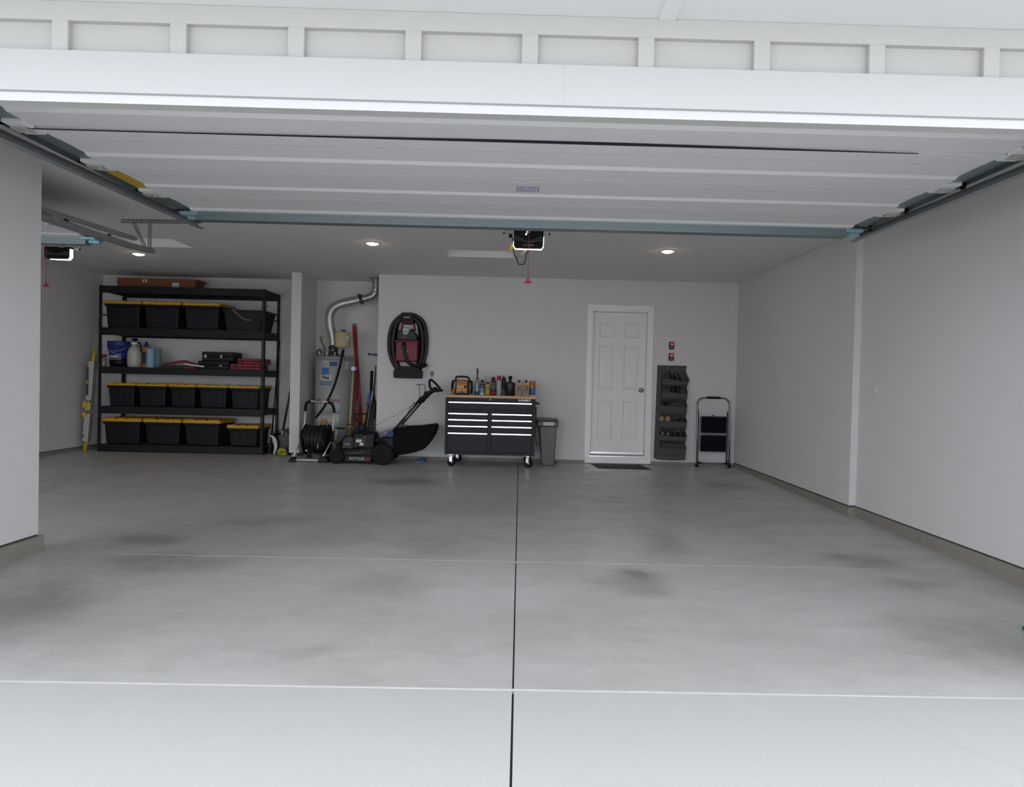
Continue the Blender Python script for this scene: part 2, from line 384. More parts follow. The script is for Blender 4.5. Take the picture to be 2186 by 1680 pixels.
MB().box(2.45, 2.47, 2.44, 2.60, -.09, 2.09).box(-2.47, -2.45, 2.44, 2.60, -.09, 2.09).build('trim_4', white_m, kind='structure')
# third bay front wall
MB().box(-3.62, -3.285, 3.4, 3.54, -.1, ZC + .3).box(-6.5, -6.1, 3.4, 3.54, -.1, ZC + .3).box(-6.1, -3.62, 3.4, 3.54, 2.1, ZC + .3).build('wall_front', siding_m, kind='structure')
# ceiling hatches
for (h_, lab) in ((HA, 'pale recessed attic hatch in the ceiling just left of the central opener'), (HB, 'pale recessed attic hatch in the ceiling over the left bay')):
    t = thing('ceiling_hatch', lab, 'hatch', ((h_[0] + h_[1]) / 2, (h_[2] + h_[3]) / 2, ZC))
    MB().box(h_[0] + .001, h_[1] - .001, h_[2] + .001, h_[3] - .001, ZC + .10, ZC + .115).build('hatch_panel', white_m, t)
    MB().box(h_[0] + .001, h_[0] + .012, h_[2] + .001, h_[3] - .001, ZC + .001, ZC + .10).box(h_[1] - .012, h_[1] - .001, h_[2] + .001, h_[3] - .001, ZC + .001, ZC + .10).box(h_[0] + .012, h_[1] - .012, h_[2] + .001, h_[2] + .012, ZC + .001, ZC + .10).box(h_[0] + .012, h_[1] - .012, h_[3] - .012, h_[3] - .001, ZC + .001, ZC + .10).build('hatch_frame', white_m, t)


# ================================================================== overhead doors, tracks, openers, lights
def section_profile(y0, y1, z):
    L = y1 - y0
    lo = z - .012
    return [(y0, z + .04), (y0, lo), (y0 + .055, lo), (y0 + .075, z - .003), (y0 + .155, z - .003), (y0 + .175, z), (y0 + L * .63, z), (y0 + L * .675, lo), (y1 - .006, lo), (y1 - .006, z + .04)]
def overhead_door(name, x0, x1, ys, z, strut_y, yellow):
    d = thing(name, None, None, ((x0 + x1) / 2, ys[0], z)); d['kind'] = 'structure'
    for i in range(len(ys) - 1):
        zz = z + (.011 if (i == 0 and yellow) else 0)
        pr = section_profile(ys[i], ys[i + 1] - (.004 if i == 0 else 0), zz)
        MB().prism(pr, 'x', x0 + .10, x1 - .10).build('door_section', steel_w, d)
        for sx_ in (-1, 1):
            xa = x0 if sx_ < 0 else x1 - .10; xb = x0 + .10 if sx_ < 0 else x1
            # ends: skin only at the section edges, galvanised stile between
            MB().box(xa, xb, ys[i] + .002, ys[i] + .075, z - .012, z + .04).build('end_cap', steel_w, d, bev=.003)
            MB().box(xa, xb, ys[i] + .075, ys[i + 1] - .09, z + .004, z + .035).build('end_stile', yellow_m if (yellow and sx_ < 0 and i == 2) else galv, d, bev=.002, label='yellow warning sticker on the stile' if (yellow and sx_ < 0 and i == 2) else None)
            MB().box(xa, xb, ys[i + 1] - .09, ys[i + 1] - .008, z - .012, z + .04).build('end_cap', steel_w, d, bev=.003)
            if i > 0:
                xe = x0 - .005 if sx_ < 0 else x1 + .005; h = xe - sx_ * -.0; s_in = -sx_
                hb = MB().box(min(xe, xe + s_in * .085), max(xe, xe + s_in * .085), ys[i] - .03, ys[i] + .035, z - .020, z - .013)
                hb.box(min(xe + s_in * .072, xe + s_in * .085), max(xe + s_in * .072, xe + s_in * .085), ys[i] - .028, ys[i] - .018, z - .034, z - .013)
                hb.build('hinge', alu_m, d, bev=.001)
                rb = MB().lathe([(.006, 0), (.006, .05), (.022, .05), (.022, .062), (.006, .062)], (xe + (-.062 if sx_ < 0 else 0), ys[i] - .0, z + .012), 'x', 12)
                rb.build('roller', rubber_m, d)
    if yellow:   # dark strip painted as shade in the bowed section gap, widest right of centre
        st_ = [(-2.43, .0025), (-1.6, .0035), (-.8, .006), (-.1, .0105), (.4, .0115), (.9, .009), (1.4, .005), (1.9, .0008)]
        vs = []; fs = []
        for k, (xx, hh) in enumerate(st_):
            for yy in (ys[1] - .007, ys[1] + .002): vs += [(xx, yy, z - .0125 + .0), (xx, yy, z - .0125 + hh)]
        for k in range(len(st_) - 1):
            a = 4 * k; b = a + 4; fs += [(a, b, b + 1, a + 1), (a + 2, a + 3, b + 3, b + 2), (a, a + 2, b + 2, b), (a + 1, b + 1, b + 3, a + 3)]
        MB().add(vs, fs).build('gap_shade_strip', mat('dark_purple_gap_shade', (.010, .006, .018), .8), d)
    ye = ys[-1]
    # strut near the rear edge
    st = MB().prism([(strut_y, z), (strut_y, z - .068), (strut_y + .018, z - .070), (strut_y + .07, z - .070), (strut_y + .088, z - .068), (strut_y + .088, z)], 'x', x0 + .12, x1 - .12)
    st.build('strut', galv, d, label='blue grey galvanised reinforcing strut')
    for sx_ in (-1, 1):
        xa = x0 + .01 if sx_ < 0 else x1 - .13
        MB().box(xa, xa + .12, ye - .16, ye - .03, z - .035, z - .013).box(xa + .03, xa + .12, ye - .10, ye - .06, z - .055, z - .035).build('top_bracket', galv_b, d, bev=.003, label='bluish zinc corner bracket')
        MB().lathe([(.005, 0), (.005, .07), (.022, .07), (.022, .082), (.005, .082)], ((x0 - .075) if sx_ < 0 else x1 - .005, ye - .09, z + .008), 'x', 12).build('roller', rubber_m, d)
    return d
def track(parent, x, side, pts, z_top_angle=True):
    # C channel following (y, z) points, open side facing inward (side = +1 opens toward +x)
    h = .021; mb = MB()
    for (a, b) in zip(pts, pts[1:]):
        A = Vector((0, a[0], a[1])); Bp = Vector((0, b[0], b[1])); t = (Bp - A).normalized(); nrm = Vector((0, -t.z, t.y))
        def bar(u0, u1, w0, w1):   # u: x offset, w: offset along normal
            vs = []
            for P in (A, Bp):
                for u, w in ((u0, w0), (u1, w0), (u1, w1), (u0, w1)): vs.append((x + side * u, P.y + nrm.y * w, P.z + nrm.z * w))
            mb.add(vs, [(0, 1, 2, 3), (7, 6, 5, 4), (0, 4, 5, 1), (1, 5, 6, 2), (2, 6, 7, 3), (3, 7, 4, 0)])
        bar(-.004, 0, -h, h); bar(0, .045, -h - .002, -h + .001); bar(0, .034, h - .001, h + .002)
    return mb.build('rail', track_m, parent)
YS = [2.74, 3.31, 3.88, 4.45, 5.02]
door1 = overhead_door('door_1', -2.43, 2.43, YS, 2.285, 4.87, True)
# bottom section stops short of the next one; a dark strip paints the gap's shade
stk = MB().box(-.045, .085, 4.07, 4.175, 2.2815, 2.2835).build('sticker', label_m, door1, label='small white maker sticker with blue border')
MB().box(-.045, .085, 4.070, 4.074, 2.2805, 2.2818).box(-.045, .085, 4.171, 4.175, 2.2805, 2.2818).box(-.045, -.041, 4.07, 4.175, 2.2805, 2.2818).box(.081, .085, 4.07, 4.175, 2.2805, 2.2818).build('border', mat('blue_ink', (.05, .05, .30), .6), stk)
mb = MB()
for r_, y_ in enumerate((4.150, 4.132)):
    x_ = -.034
    while x_ < .07:
        l_ = random.uniform(.004, .012); mb.box(x_, x_ + l_, y_, y_ + .006, 2.2805, 2.2817); x_ += l_ + .004
mb.box(-.034, -.004, 4.09, 4.10, 2.2805, 2.2817).box(.004, .016, 4.09, 4.10, 2.2805, 2.2817).box(.022, .070, 4.09, 4.10, 2.2805, 2.2817)
mb.build('print', MATS['blue_ink'], stk)
for side, x, nm in ((1, -2.515, 'left'), (-1, 2.515, 'right')):
    t = thing('door_track', 'steel channel track on the %s side of the raised double garage door' % nm, 'door track', (x, 3.8, 2.2), 'tracks of the double garage door')
    track(t, x, side, [(2.70, 0.02 + fz(2.7) + .02), (2.70, 2.0), (2.76, 2.12), (2.88, 2.20), (3.05, 2.238), (5.36 if side > 0 else 5.18, 2.278 if side > 0 else 2.268)])
    mb = MB(); xx = x + (-.03 if side > 0 else -.004)
    mb.box(x - .006, x + .006, 3.05, 5.10, 2.300, 2.345).box(min(x, x + side * .045), max(x, x + side * .045), 3.05, 4.95, 2.342, 2.346)
    mb.build('reinforcing_angle', galv, t)
    MB().box(x - .008, x + .012, 2.655, 2.745, 1.8, 2.05).build('wall_bracket', galv, t)
    mb = MB().box(x - .012, x - .008, 4.9, 4.93, 2.27, ZC).box(x - .03, x + .03, 4.88, 4.95, ZC - .004, ZC)
    mb.build('hanger', galv, t)
# third bay
door2 = overhead_door('door_2', -6.13, -3.62, [3.66, 4.24, 4.82, 5.40, 6.03], 2.285, 5.92, False)
for side, x, nm in ((1, -6.2, 'outer'), (-1, -3.54, 'inner')):
    t = thing('door_track', 'steel track on the %s side of the raised left bay door' % nm, 'door track', (x, 5., 2.2), 'tracks of the single garage door')
    track(t, x, side, [(3.60, fz(3.6) + .04), (3.60, 2.0), (3.66, 2.12), (3.78, 2.20), (3.95, 2.248), (5.14, 2.262), (6.25, 2.280), (6.65, 2.300)])
    MB().prism([(3.95, 2.262), (6.30, 2.330), (6.34, 2.342), (6.35, 2.357), (6.32, 2.372), (3.95, 2.295)], 'x', x - .006, x + .006).build('reinforcing_angle', track_m, t)
    def perf(mb, A, B_, wdir, w, th):   # perforated angle leg from A to B_, width along wdir, real holes
        A = Vector(A); B_ = Vector(B_); L = (B_ - A).length; d = (B_ - A) / L; wd_ = Vector(wdir).normalized(); nn = d.cross(wd_).normalized() * th / 2
        def seg(a, b, u0, u1):
            vs = []
            for q in (a, b):
                for (u, sg) in ((u0, -1), (u1, -1), (u1, 1), (u0, 1)): vs.append(A + d * q + wd_ * u + nn * sg)
            mb.add(vs, [(0, 1, 2, 3), (7, 6, 5, 4), (0, 4, 5, 1), (1, 5, 6, 2), (2, 6, 7, 3), (3, 7, 4, 0)])
        seg(0, L, 0, w * .3); seg(0, L, w * .7, w); q = 0
        while q < L: seg(q, min(L, q + .011), w * .3, w * .7); q += .025
    if side < 0:
        h = thing('track_hanger', 'perforated steel ceiling bracket holding the rear end of the left bay track', 'bracket', (x, 6.6, 2.27))
        mb = MB(); perf(mb, (-3.86, 6.645, ZC), (-3.12, 6.60, ZC), (0, 0, -1), .038, .003); mb.box(-3.86, -3.12, 6.645, 6.683, ZC - .003, ZC); mb.build('ceiling_angle', track_m, h)
        mb = MB(); perf(mb, (-3.575, 6.596, ZC - .01), (-3.575, 6.596, 2.25), (1, 0, 0), .034, .003); mb.build('drop_leg', track_m, h)
        mb = MB(); perf(mb, (-3.735, 6.592, ZC - .02), (-3.59, 6.592, 2.27), (1, 0, 0), .034, .003); mb.build('brace_leg', track_m, h)
# openers
def opener(name, cx, y, z0, z1, label, full=True):
    t = thing(name, label, 'garage opener', (cx, y, z0), 'ceiling garage door openers')
    hw = .135
    prof = [(-hw + .015, z0 + .006), (hw - .015, z0 + .006), (hw, z0 + .03), (hw, z1), (-hw, z1), (-hw, z0 + .03)]
    D_ = .30 if full else .075; zr_ = z0 + (.085 if full else .01); vs = []
    for yy in (y, y + D_):
        for a, b in prof: vs.append((cx + a, yy, b if yy == y else max(b, zr_ + (b - z0) * .2)))
    MB().add(vs, [(0, 1, 2, 3, 4, 5), (11, 10, 9, 8, 7, 6)] + [(k, 6 + k, 6 + (k + 1) % 6, (k + 1) % 6) for k in range(6)]).build('housing', black_m, t, bev=.006, seg=2)
    if not full: MB().box(cx - .10, cx + .02, y + .075, y + .16, z0 + .03, z1 - .01).build('motor_box', black_m, t, bev=.006)
    # V shaped crease on the face
    zc = z0 + (z1 - z0) * .42
    cr1 = mat('opener_crease', (.035, .035, .04), .35)
    MB().add([(cx - hw * .95, y - .001, z1 - .04), (cx - .01, y - .010, zc), (cx + hw * .95, y - .001, z1 - .04), (cx + hw * .95, y - .001, z1 - .09), (cx + .0, y - .004, zc - .012), (cx - hw * .95, y - .001, z1 - .09)], [(0, 1, 4, 5), (1, 2, 3, 4)]).build('face_crease', cr1, t)
    # wrap-round light lens: bottom strip and side returns
    mb = MB(); path = []
    zs_l = z0 + .07; zs_r = z0 + (z1 - z0) * .68
    pts = [(cx - hw - .001, zs_l), (cx - hw - .001, z0 + .028), (cx - hw + .016, z0 + .002), (cx + hw - .016, z0 + .002), (cx + hw + .001, z0 + .028), (cx + hw + .003, zs_r)]
    th = [.002, .003, .006, .006, .004, .002]
    if not full: th = [.001, .002, .003, .005, .012, .012]; pts[-1] = (cx + hw + .001, z1 - .025); pts[0] = (cx - hw + .06, z0 + .001); pts[1] = (cx - hw + .09, z0 + .001); pts[2] = (cx - hw + .12, z0 + .001)
    n = len(pts); vs = []
    for i, (a, b) in enumerate(pts):
        ox, oz = [(-1, 0), (-1, -.4), (-.5, -1), (.5, -1), (1, -.4), (1, 0)][i]
        for yy in (y - .004, y + (.012 if full else .032)): vs += [(a, yy, b), (a + ox * th[i], yy, b + oz * th[i])]
    fs = []
    for i in range(n - 1):
        a = i * 4; b_ = a + 4; fs += [(a, b_, b_ + 1, a + 1), (a + 2, a + 3, b_ + 3, b_ + 2), (a + 1, b_ + 1, b_ + 3, a + 3), (a, a + 2, b_ + 2, b_)]
    fs += [(0, 1, 3, 2), (n * 4 - 4, n * 4 - 2, n * 4 - 1, n * 4 - 3)]
    mb.add(vs, fs); mb.build('light_lens', opled_m if full else opled2_m, t)
    MB().box(cx - .24, cx + .20, y + .06, y + .075, z1 - .02, z1 - .005).build('mounting_strap', alu_m, t)
    for dx in (-.235, .185): MB().box(cx + dx, cx + dx + .015, y + .06, y + .075, z1 - .02, ZC).build('hanger_strap', alu_m, t)
    return t
op1 = opener('garage_opener', .048, 6.30, 2.345, 2.515, 'black garage door opener with glowing lower rim in the middle of the ceiling')
MB().lathe([(0, -.003), (.006, 0), (.006, .004)], (.025, 6.296, 2.482), 'y', 12).build('indicator_light', led_m, op1, label='small white glowing indicator')
mb = MB(); x_ = .005
for l_ in (.006, .010, 0, .009, .012, .010, .012, .009): 
    if l_: mb.box(x_, x_ + l_, 6.2965, 6.299, 2.375, 2.389)
    x_ += (l_ or .008) + .002
mb.build('maker_mark', mat('dull_pink_print', (.35, .16, .13), .6), op1)
MB().box(.028, .062, 2.54, 6.30, 2.494, 2.522).build('drive_rail', track_m, op1)
mb = MB().tube(spline([(-.115, 6.40, 2.50), (-.095, 6.33, 2.42), (-.088, 6.31, 2.34), (-.078, 6.30, 2.29), (-.055, 6.30, 2.26), (-.045, 6.30, 2.22), (-.03, 6.30, 2.204), (-.01, 6.30, 2.206), (.012, 6.30, 2.208), (.024, 6.30, 2.24), (.028, 6.31, 2.285), (.045, 6.33, 2.335), (.048, 6.4, 2.36)], 4), .0042, 6)
mb.build('power_cord', rubber_m, op1)
MB().box(-.135, -.105, 6.385, 6.42, 2.47, 2.51).build('plug', rubber_m, op1, bev=.003)
MB().hexa([(-.145, 6.31, 2.315), (-.10, 6.31, 2.335), (-.10, 6.316, 2.335), (-.145, 6.316, 2.315)], [(-.115, 6.31, 2.385), (-.092, 6.31, 2.385), (-.092, 6.316, 2.385), (-.115, 6.316, 2.385)]).build('warning_tag', yellow_m, op1, label='crumpled yellow warning tag')
MB().tube(spline([(.03, 6.33, 2.34), (.01, 6.31, 2.325), (-.01, 6.30, 2.30), (-.012, 6.30, 2.29)], 4), .003, 6).build('antenna_wire', whitep_m, op1)
op2 = opener('garage_opener', -4.905, 7.30, 2.305, 2.44, 'black garage door opener with a bright white lens high in the left bay', False)
def pull(loc_top, zbot, lab):
    x, y, z = loc_top
    t = thing('release_handle', lab, 'pull handle', (x, y, zbot), 'red release handles on cords')
    MB().tube([(x, y, z), (x, y, zbot + .05)], .0022, 6).build('cord', mat('red_cord', (.30, .06, .08), .8), t)
    MB().prism([(x - .028, zbot), (x + .028, zbot), (x + .029, zbot + .012), (x + .010, zbot + .026), (x + .005, zbot + .05), (x - .005, zbot + .05), (x - .010, zbot + .026), (x - .029, zbot + .012)], 'y', y - .006, y + .006).build('grip', mat('crimson_plastic', (.32, .004, .03), .4), t, bev=.002)
pull((.046, 5.62, 2.4935), 1.935, 'crimson T-shaped emergency release handle hanging below the central opener')
MB().box(-4.872, -4.828, 3.54, 7.30, 2.428, 2.455).build('drive_rail', track_m, op2)
pull((-4.85, 7.06, 2.4275), 1.985, 'small crimson emergency release handle hanging by the left wall of the left bay')
for (x, y, lab) in ((-1.64, 7.50, 'glowing round recessed ceiling light, the middle one of three, left of the central opener'), (1.585, 7.515, 'glowing round recessed ceiling light right of the central opener'), (-4.74, 8.54, 'glowing round recessed ceiling light in the left bay, behind the track end')):
    t = thing('recessed_light', lab, 'ceiling light', (x, y, ZC), 'round recessed ceiling lights')
    MB().lathe([(.062, -.002), (.066, -.008), (.082, -.006), (.086, 0)], (x, y, ZC), 'z', 32).build('trim_ring', whitep_m, t)
    MB().lathe([(0, -.024), (.030, -.021), (.052, -.013), (.063, -.005)], (x, y, ZC), 'z', 32).build('lens', led_m, t)

# ================================================================== entry door
ed = thing('door_3', None, None, (1.4, YB, 0)); ed['kind'] = 'structure'
cs = MB().prism([(.935, .075), (.935, 2.245), (1.872, 2.245), (1.872, .075), (1.785, .075), (1.785, 2.152), (1.018, 2.152), (1.018, .075)], 'y', YB - .018, YB + .01)
cs.build('door_casing', white_m, ed)
# moulding ridge on the casing
MB().box(1.006, 1.018, YB - .024, YB - .016, .1, 2.165).box(1.785, 1.797, YB - .024, YB - .016, .1, 2.165).box(1.006, 1.797, YB - .024, YB - .016, 2.152, 2.165).build('casing_bead', white_m, ed, bev=.002)
MB().box(.985, 1.02, YB, YB + .08, .1, 2.16).box(1.783, 1.82, YB, YB + .08, .1, 2.16).box(1.0, 1.80, YB, YB + .08, 2.150, 2.16).build('door_jamb', white_m, ed)
sl = MB(); dx0, dx1, dz0, dz1 = 1.024, 1.779, .135, 2.146; yf = YB + .028
# slab built as a grid of stiles and rails with sunk six panels
pcols = [(1.105, 1.300), (1.455, 1.655 + .0)]
pcols = [(1.112, 1.335), (1.468, 1.691)]
prow = [(1.79, 2.005), (1.055, 1.675), (.335, .885)]
xs = [dx0, pcols[0][0], pcols[0][1], pcols[1][0], pcols[1][1], dx1]; zs = [dz0, prow[2][0], prow[2][1], prow[1][0], prow[1][1], prow[0][0], prow[0][1], dz1]
slabo = MB()
for i in range(5):
    for j in range(7):
        if i in (1, 3) and j in (1, 3, 5): continue
        slabo.box(xs[i], xs[i + 1], yf, yf + .03, zs[j], zs[j + 1])
sd = slabo.build('door_slab', doorp_m, ed)
for (a, b) in pcols:
    for (c, d) in prow:
        g = .018
        vs = [(a, yf, c), (b, yf, c), (b, yf, d), (a, yf, d), (a + g, yf + .012, c + g), (b - g, yf + .012, c + g), (b - g, yf + .012, d - g), (a + g, yf + .012, d - g),
              (a + 2.2 * g, yf + .003, c + 2.2 * g), (b - 2.2 * g, yf + .003, c + 2.2 * g), (b - 2.2 * g, yf + .003, d - 2.2 * g), (a + 2.2 * g, yf + .003, d - 2.2 * g)]
        MB().add(vs, [(0, 1, 5, 4), (1, 2, 6, 5), (2, 3, 7, 6), (3, 0, 4, 7), (4, 5, 9, 8), (5, 6, 10, 9), (6, 7, 11, 10), (7, 4, 8, 11), (8, 9, 10, 11)]).build('panel', doorp_m, sd)
MB().box(dx0, dx1, yf - .006, yf, .135, .165).build('door_sweep', chrome_m, sd, bev=.002)
kn = MB().lathe([(.034, 0), (.034, .006), (.016, .010), (.014, .03), (.026, .038), (.030, .052), (.022, .064), (0, .068)], (0, 0, 0), 'y', 20)
kn.v = [Vector((v.x + 1.722, yf - v.y, v.z + 1.050)) for v in kn.v]
kn.build('door_knob', mat('satin_nickel', (.40, .37, .33), .28, 1.0), sd)
MB().box(1.0, 1.80, YB - .045, YB + .08, .092, .118).build('threshold', chrome_m, ed, bev=.004)
MB().box(.938, 1.872, YB - .055, YB - .002, .012, .092).build('kick_board', white_m, ed, bev=.002)
MB().prism([(1.075, 9.17), (1.79, 9.13), (1.72, 9.62), (1.02, 9.62)], 'z', .0, .008).xf(Matrix.Translation((0, 0, -.006))).build('floor_mat', mat('dark_mat', (.018, .016, .022), .8), label='thin dark grey doormat on the floor below the white entry door', cat='doormat')

# controllers, switch plates
for (zc_, lab) in ((1.693, 'upper of two small black wall controls with a red lit screen beside the door'), (1.533, 'lower of two small black red-screened wall controls, just above the shoe organizer')):
    x = 2.137 if zc_ > 1.6 else 2.135
    t = thing('wall_control', lab, 'wall control', (x, YB, zc_ - .05), 'garage opener wall controls')
    MB().prism([(x + a, zc_ + b) for a, b in rrect(-.034, .034, -.052, .052, .008)], 'y', YB - .022, YB).build('case', black_m, t)
    MB().box(x - .022, x + .026, YB - .0235, YB - .021, zc_ + .002, zc_ + .040).build('screen', redscr_m, t)
    MB().lathe([(0, -.002), (.007, 0)], (x + .005, YB - .0225, zc_ + .010), 'y', 8).build('lamp', mat('pink_lamp', (.8, .4, .4), .5, emit=(1, .45, .45), estr=1.6), t)
    for dx in (-.013, .011): MB().box(x + dx - .005, x + dx + .005, YB - .026, YB - .021, zc_ - .036, zc_ - .018).build('button', label_m, t, bev=.002)
def plate(x, y, z, lab, cat, w=.07, h=.115):
    t = thing('switch_plate', lab, cat, (x, y, z - h / 2))
    MB().prism([(y + a, z + b) for a, b in rrect(-w / 2, w / 2, -h / 2, h / 2, .006)], 'x', x - .007, x).build('cover', whitep_m, t)
    MB().box(x - .010, x - .006, y - .012, y + .012, z - .025, z + .025).build('toggle', doorp_m, t, bev=.001)
plate(XR2, 5.98, 1.139, 'plain white light switch plate on the near part of the right wall', 'light switch')
plate(XR, 8.43, 2.215, 'small blank white cover plate high on the right wall near the back corner', 'wall plate')

# ================================================================== storage rack (left bay)
SX0, SX1, SY0, SY1 = -6.0, -3.655, 9.82, 10.43
rack = thing('shelving_rack', 'tall black steel storage rack filled with yellow-lidded totes in the left bay', 'shelving', ((SX0 + SX1) / 2, SY0, 0))
def post(x, y, dx, dy, z1):
    mb = MB(); w = .042; t = .0025
    for ax in (0, 1):
        def bar(u0, u1, za, zb):
            if ax == 0: mb.box(min(x + dx * u0, x + dx * u1), max(x + dx * u0, x + dx * u1), min(y, y + dy * t), max(y, y + dy * t), za, zb)
            else: mb.box(min(x, x + dx * t), max(x, x + dx * t), min(y + dy * u0, y + dy * u1), max(y + dy * u0, y + dy * u1), za, zb)
        bar(0, .018, .0, z1); bar(.026, w, .0, z1); z = 0.0
        while z < z1 - .02: bar(.018, .026, z, min(z1, z + .018)); z += .034
    mb.box(x - .004, x + .05 if dx > 0 else x + .004, y - .004, y + .004, 0, .02) if False else None
    mb.build('post', blackm_m, rack)
post(SX0, SY0, 1, 1, 2.365); post(SX1, SY0, -1, 1, 2.365); post(SX0, SY1, 1, -1, 2.365); post(SX1, SY1, -1, -1, 2.365)
LV = [(.005, .105), (.545, .650), (1.115, 1.213), (1.662, 1.770), (2.262, 2.362)]
for (a, b) in LV:
    for (y, t) in ((SY0 + .004, 1), (SY1 - .024, -1)):
        yy = y
        MB().prism([(yy, a), (yy, b), (yy + .03, b), (yy + .03, b - .018), (yy + .006, b - .018), (yy + .006, a + .012), (yy + .02, a + .012), (yy + .02, a)], 'x', SX0 + .004, SX1 - .004).build('beam', blackm_m, rack)
    for x in (SX0 + .004, SX1 - .020): MB().box(x, x + .016, SY0 + .02, SY1 - .02, a + .02, b - .004).build('side_beam', blackm_m, rack)
    MB().box(SX0 + .02, SX1 - .02, SY0 + .012, SY1 - .012, b - .016, b - .003).build('shelf_deck', mat('dark_shelf_board', (.03, .028, .027), .8), rack)
    for k in (1, 2): MB().box(SX0 + (SX1 - SX0) * k / 3 - .02, SX0 + (SX1 - SX0) * k / 3 + .02, SY0 + .03, SY1 - .03, a + .02, b - .016).build('cross_bar', blackm_m, rack)
for x in (SX0 + .006, SX1 - .006): MB().tube([(x, SY0 + .02, 1.955), (x, SY1 - .02, 1.955)], .008, 6).build('side_brace', blackm_m, rack)
ORD = ['leftmost', 'second from left', 'third from left', 'fourth from left', 'rightmost']
def tote(x0, x1, y0, y1, z0, zl, zt, label, group, big=True):
    """x0..x1 lid width, y0..y1 lid depth, body from z0 to zl, lid zl..zt"""
    t = thing('storage_tote', label, 'storage tote', ((x0 + x1) / 2, (y0 + y1) / 2, z0), group)
    w = x1 - x0; ins = .028; tp = .018 if big else .016
    b = MB(); X0, X1, Y0, Y1 = x0 + ins, x1 - ins, y0 + ins, y1 - ins
    b.frust(X0 + tp, X1 - tp, Y0 + tp, Y1 - tp, z0, X0, X1, Y0, Y1, zl - .03)
    body = b.build('body', tote_m, t, bev=.022, seg=3)
    MB().box(X0 - .012, X1 + .012, Y0 - .012, Y1 + .012, zl - .035, zl + .004).build('rim', tote_m, t, bev=.008, seg=2)
    rb = MB(); n = 4
    for k in range(n):
        f = (k + .5) / n; xa = X0 + tp + (X1 - X0 - 2 * tp) * f; xb = X0 + (X1 - X0) * f
        rb.hexa([(xa - .012, Y0 + tp - .005, z0 + .03), (xa + .012, Y0 + tp - .005, z0 + .03), (xa + .012, Y0 + tp + .02, z0 + .03), (xa - .012, Y0 + tp + .02, z0 + .03)], [(xb - .014, Y0 - .004, zl - .06), (xb + .014, Y0 - .004, zl - .06), (xb + .014, Y0 + .02, zl - .06), (xb - .014, Y0 + .02, zl - .06)])
    rb.build('rib', tote_m, t, bev=.002)
    l = MB()
    pr = [(x0 + .02, y0), (x1 - .02, y0), (x1, y0 + .02), (x1, y1 - .02), (x1 - .02, y1), (x0 + .02, y1), (x0, y1 - .02), (x0, y0 + .02)]
    l.prism(pr, 'z', zl, zt - .012)
    lid = l.build('lid', lid_m, t, bev=.005, seg=2)
    q = MB()  # raised blocks on the lid: segmented rim and nubs
    segs = [(.06, .34), (.42, .60), (.68, .94)]
    for (a, c) in segs:
        q.box(x0 + w * a, x0 + w * c, y0 + .006, y0 + .05, zt - .012, zt); q.box(x0 + w * a, x0 + w * c, y1 - .05, y1 - .006, zt - .012, zt)
    d = y1 - y0
    for (a, c) in segs:
        q.box(x0 + .006, x0 + .045, y0 + d * a, y0 + d * c, zt - .012, zt); q.box(x1 - .045, x1 - .006, y0 + d * a, y0 + d * c, zt - .012, zt)
    for a in (.3, .5, .7):
        for c in (.25, .5, .75): q.box(x0 + w * a - .008, x0 + w * a + .008, y0 + d * c - .008, y0 + d * c + .008, zt - .012, zt - .002)
    q.build('lid_block', lid_m, lid, bev=.003, kind='stuff')
    return t
G1, G3, G4 = 'black totes with yellow lids on the upper shelf', 'small black totes with yellow lids on the middle shelf', 'black totes with yellow lids on the bottom shelf'
for i, (a, b) in enumerate(((-5.965, -5.428), (-5.415, -4.87), (-4.845, -4.302))):
    tote(a, b, 9.84, 10.40 if i < 2 else 10.42, 1.767, 2.112, 2.156, 'large yellow-lidded black tote on the upper shelf, %s' % ['leftmost of three', 'middle of three', 'rightmost of three, beside the open bin'][i], G1)
for i, (a, b) in enumerate(((-5.915, -5.490), (-5.487, -5.043), (-5.034, -4.625), (-4.622, -4.175), (-4.172, -3.725))):
    tote(a, b, 9.84, 10.36, .648, .948, .986, 'small yellow-lidded black tote, %s in the row of five on the shelf' % ORD[i], G3, False)
for i, (a, b) in enumerate(((-5.966, -5.407), (-5.388, -4.836), (-4.822, -4.275))):
    tote(a, b, 9.84, 10.41, .104, .432, .484, 'large yellow-lidded black tote on the bottom shelf, %s' % ['at the left end', 'second from the left end', 'third, left of the smaller tote'][i], G4)
tote(-4.20, -3.735, 9.86, 10.38, .104, .372, .418, 'shorter yellow-lidded black tote at the right end of the bottom shelf', G4, False)
# open black bin with a rope
t = thing('open_bin', 'black open-topped bin with a pale rope across it, upper shelf right end', 'storage bin', (-3.98, 10.1, 1.767))
def open_box(mb, x0, x1, y0, y1, z0, X0, X1, Y0, Y1, z1, th=.01):
    b = [(x0, y0, z0), (x1, y0, z0), (x1, y1, z0), (x0, y1, z0)]; tt = [(X0, Y0, z1), (X1, Y0, z1), (X1, Y1, z1), (X0, Y1, z1)]
    bi = [(x0 + th, y0 + th, z0 + th), (x1 - th, y0 + th, z0 + th), (x1 - th, y1 - th, z0 + th), (x0 + th, y1 - th, z0 + th)]; ti = [(X0 + th, Y0 + th, z1), (X1 - th, Y0 + th, z1), (X1 - th, Y1 - th, z1), (X0 + th, Y1 - th, z1)]
    mb.add(b + tt + bi + ti, [(3, 2, 1, 0), (0, 1, 5, 4), (1, 2, 6, 5), (2, 3, 7, 6), (3, 0, 4, 7), (8, 9, 10, 11), (9, 8, 12, 13), (10, 9, 13, 14), (11, 10, 14, 15), (8, 11, 15, 12), (4, 5, 13, 12), (5, 6, 14, 13), (6, 7, 15, 14), (7, 4, 12, 15)]); return mb
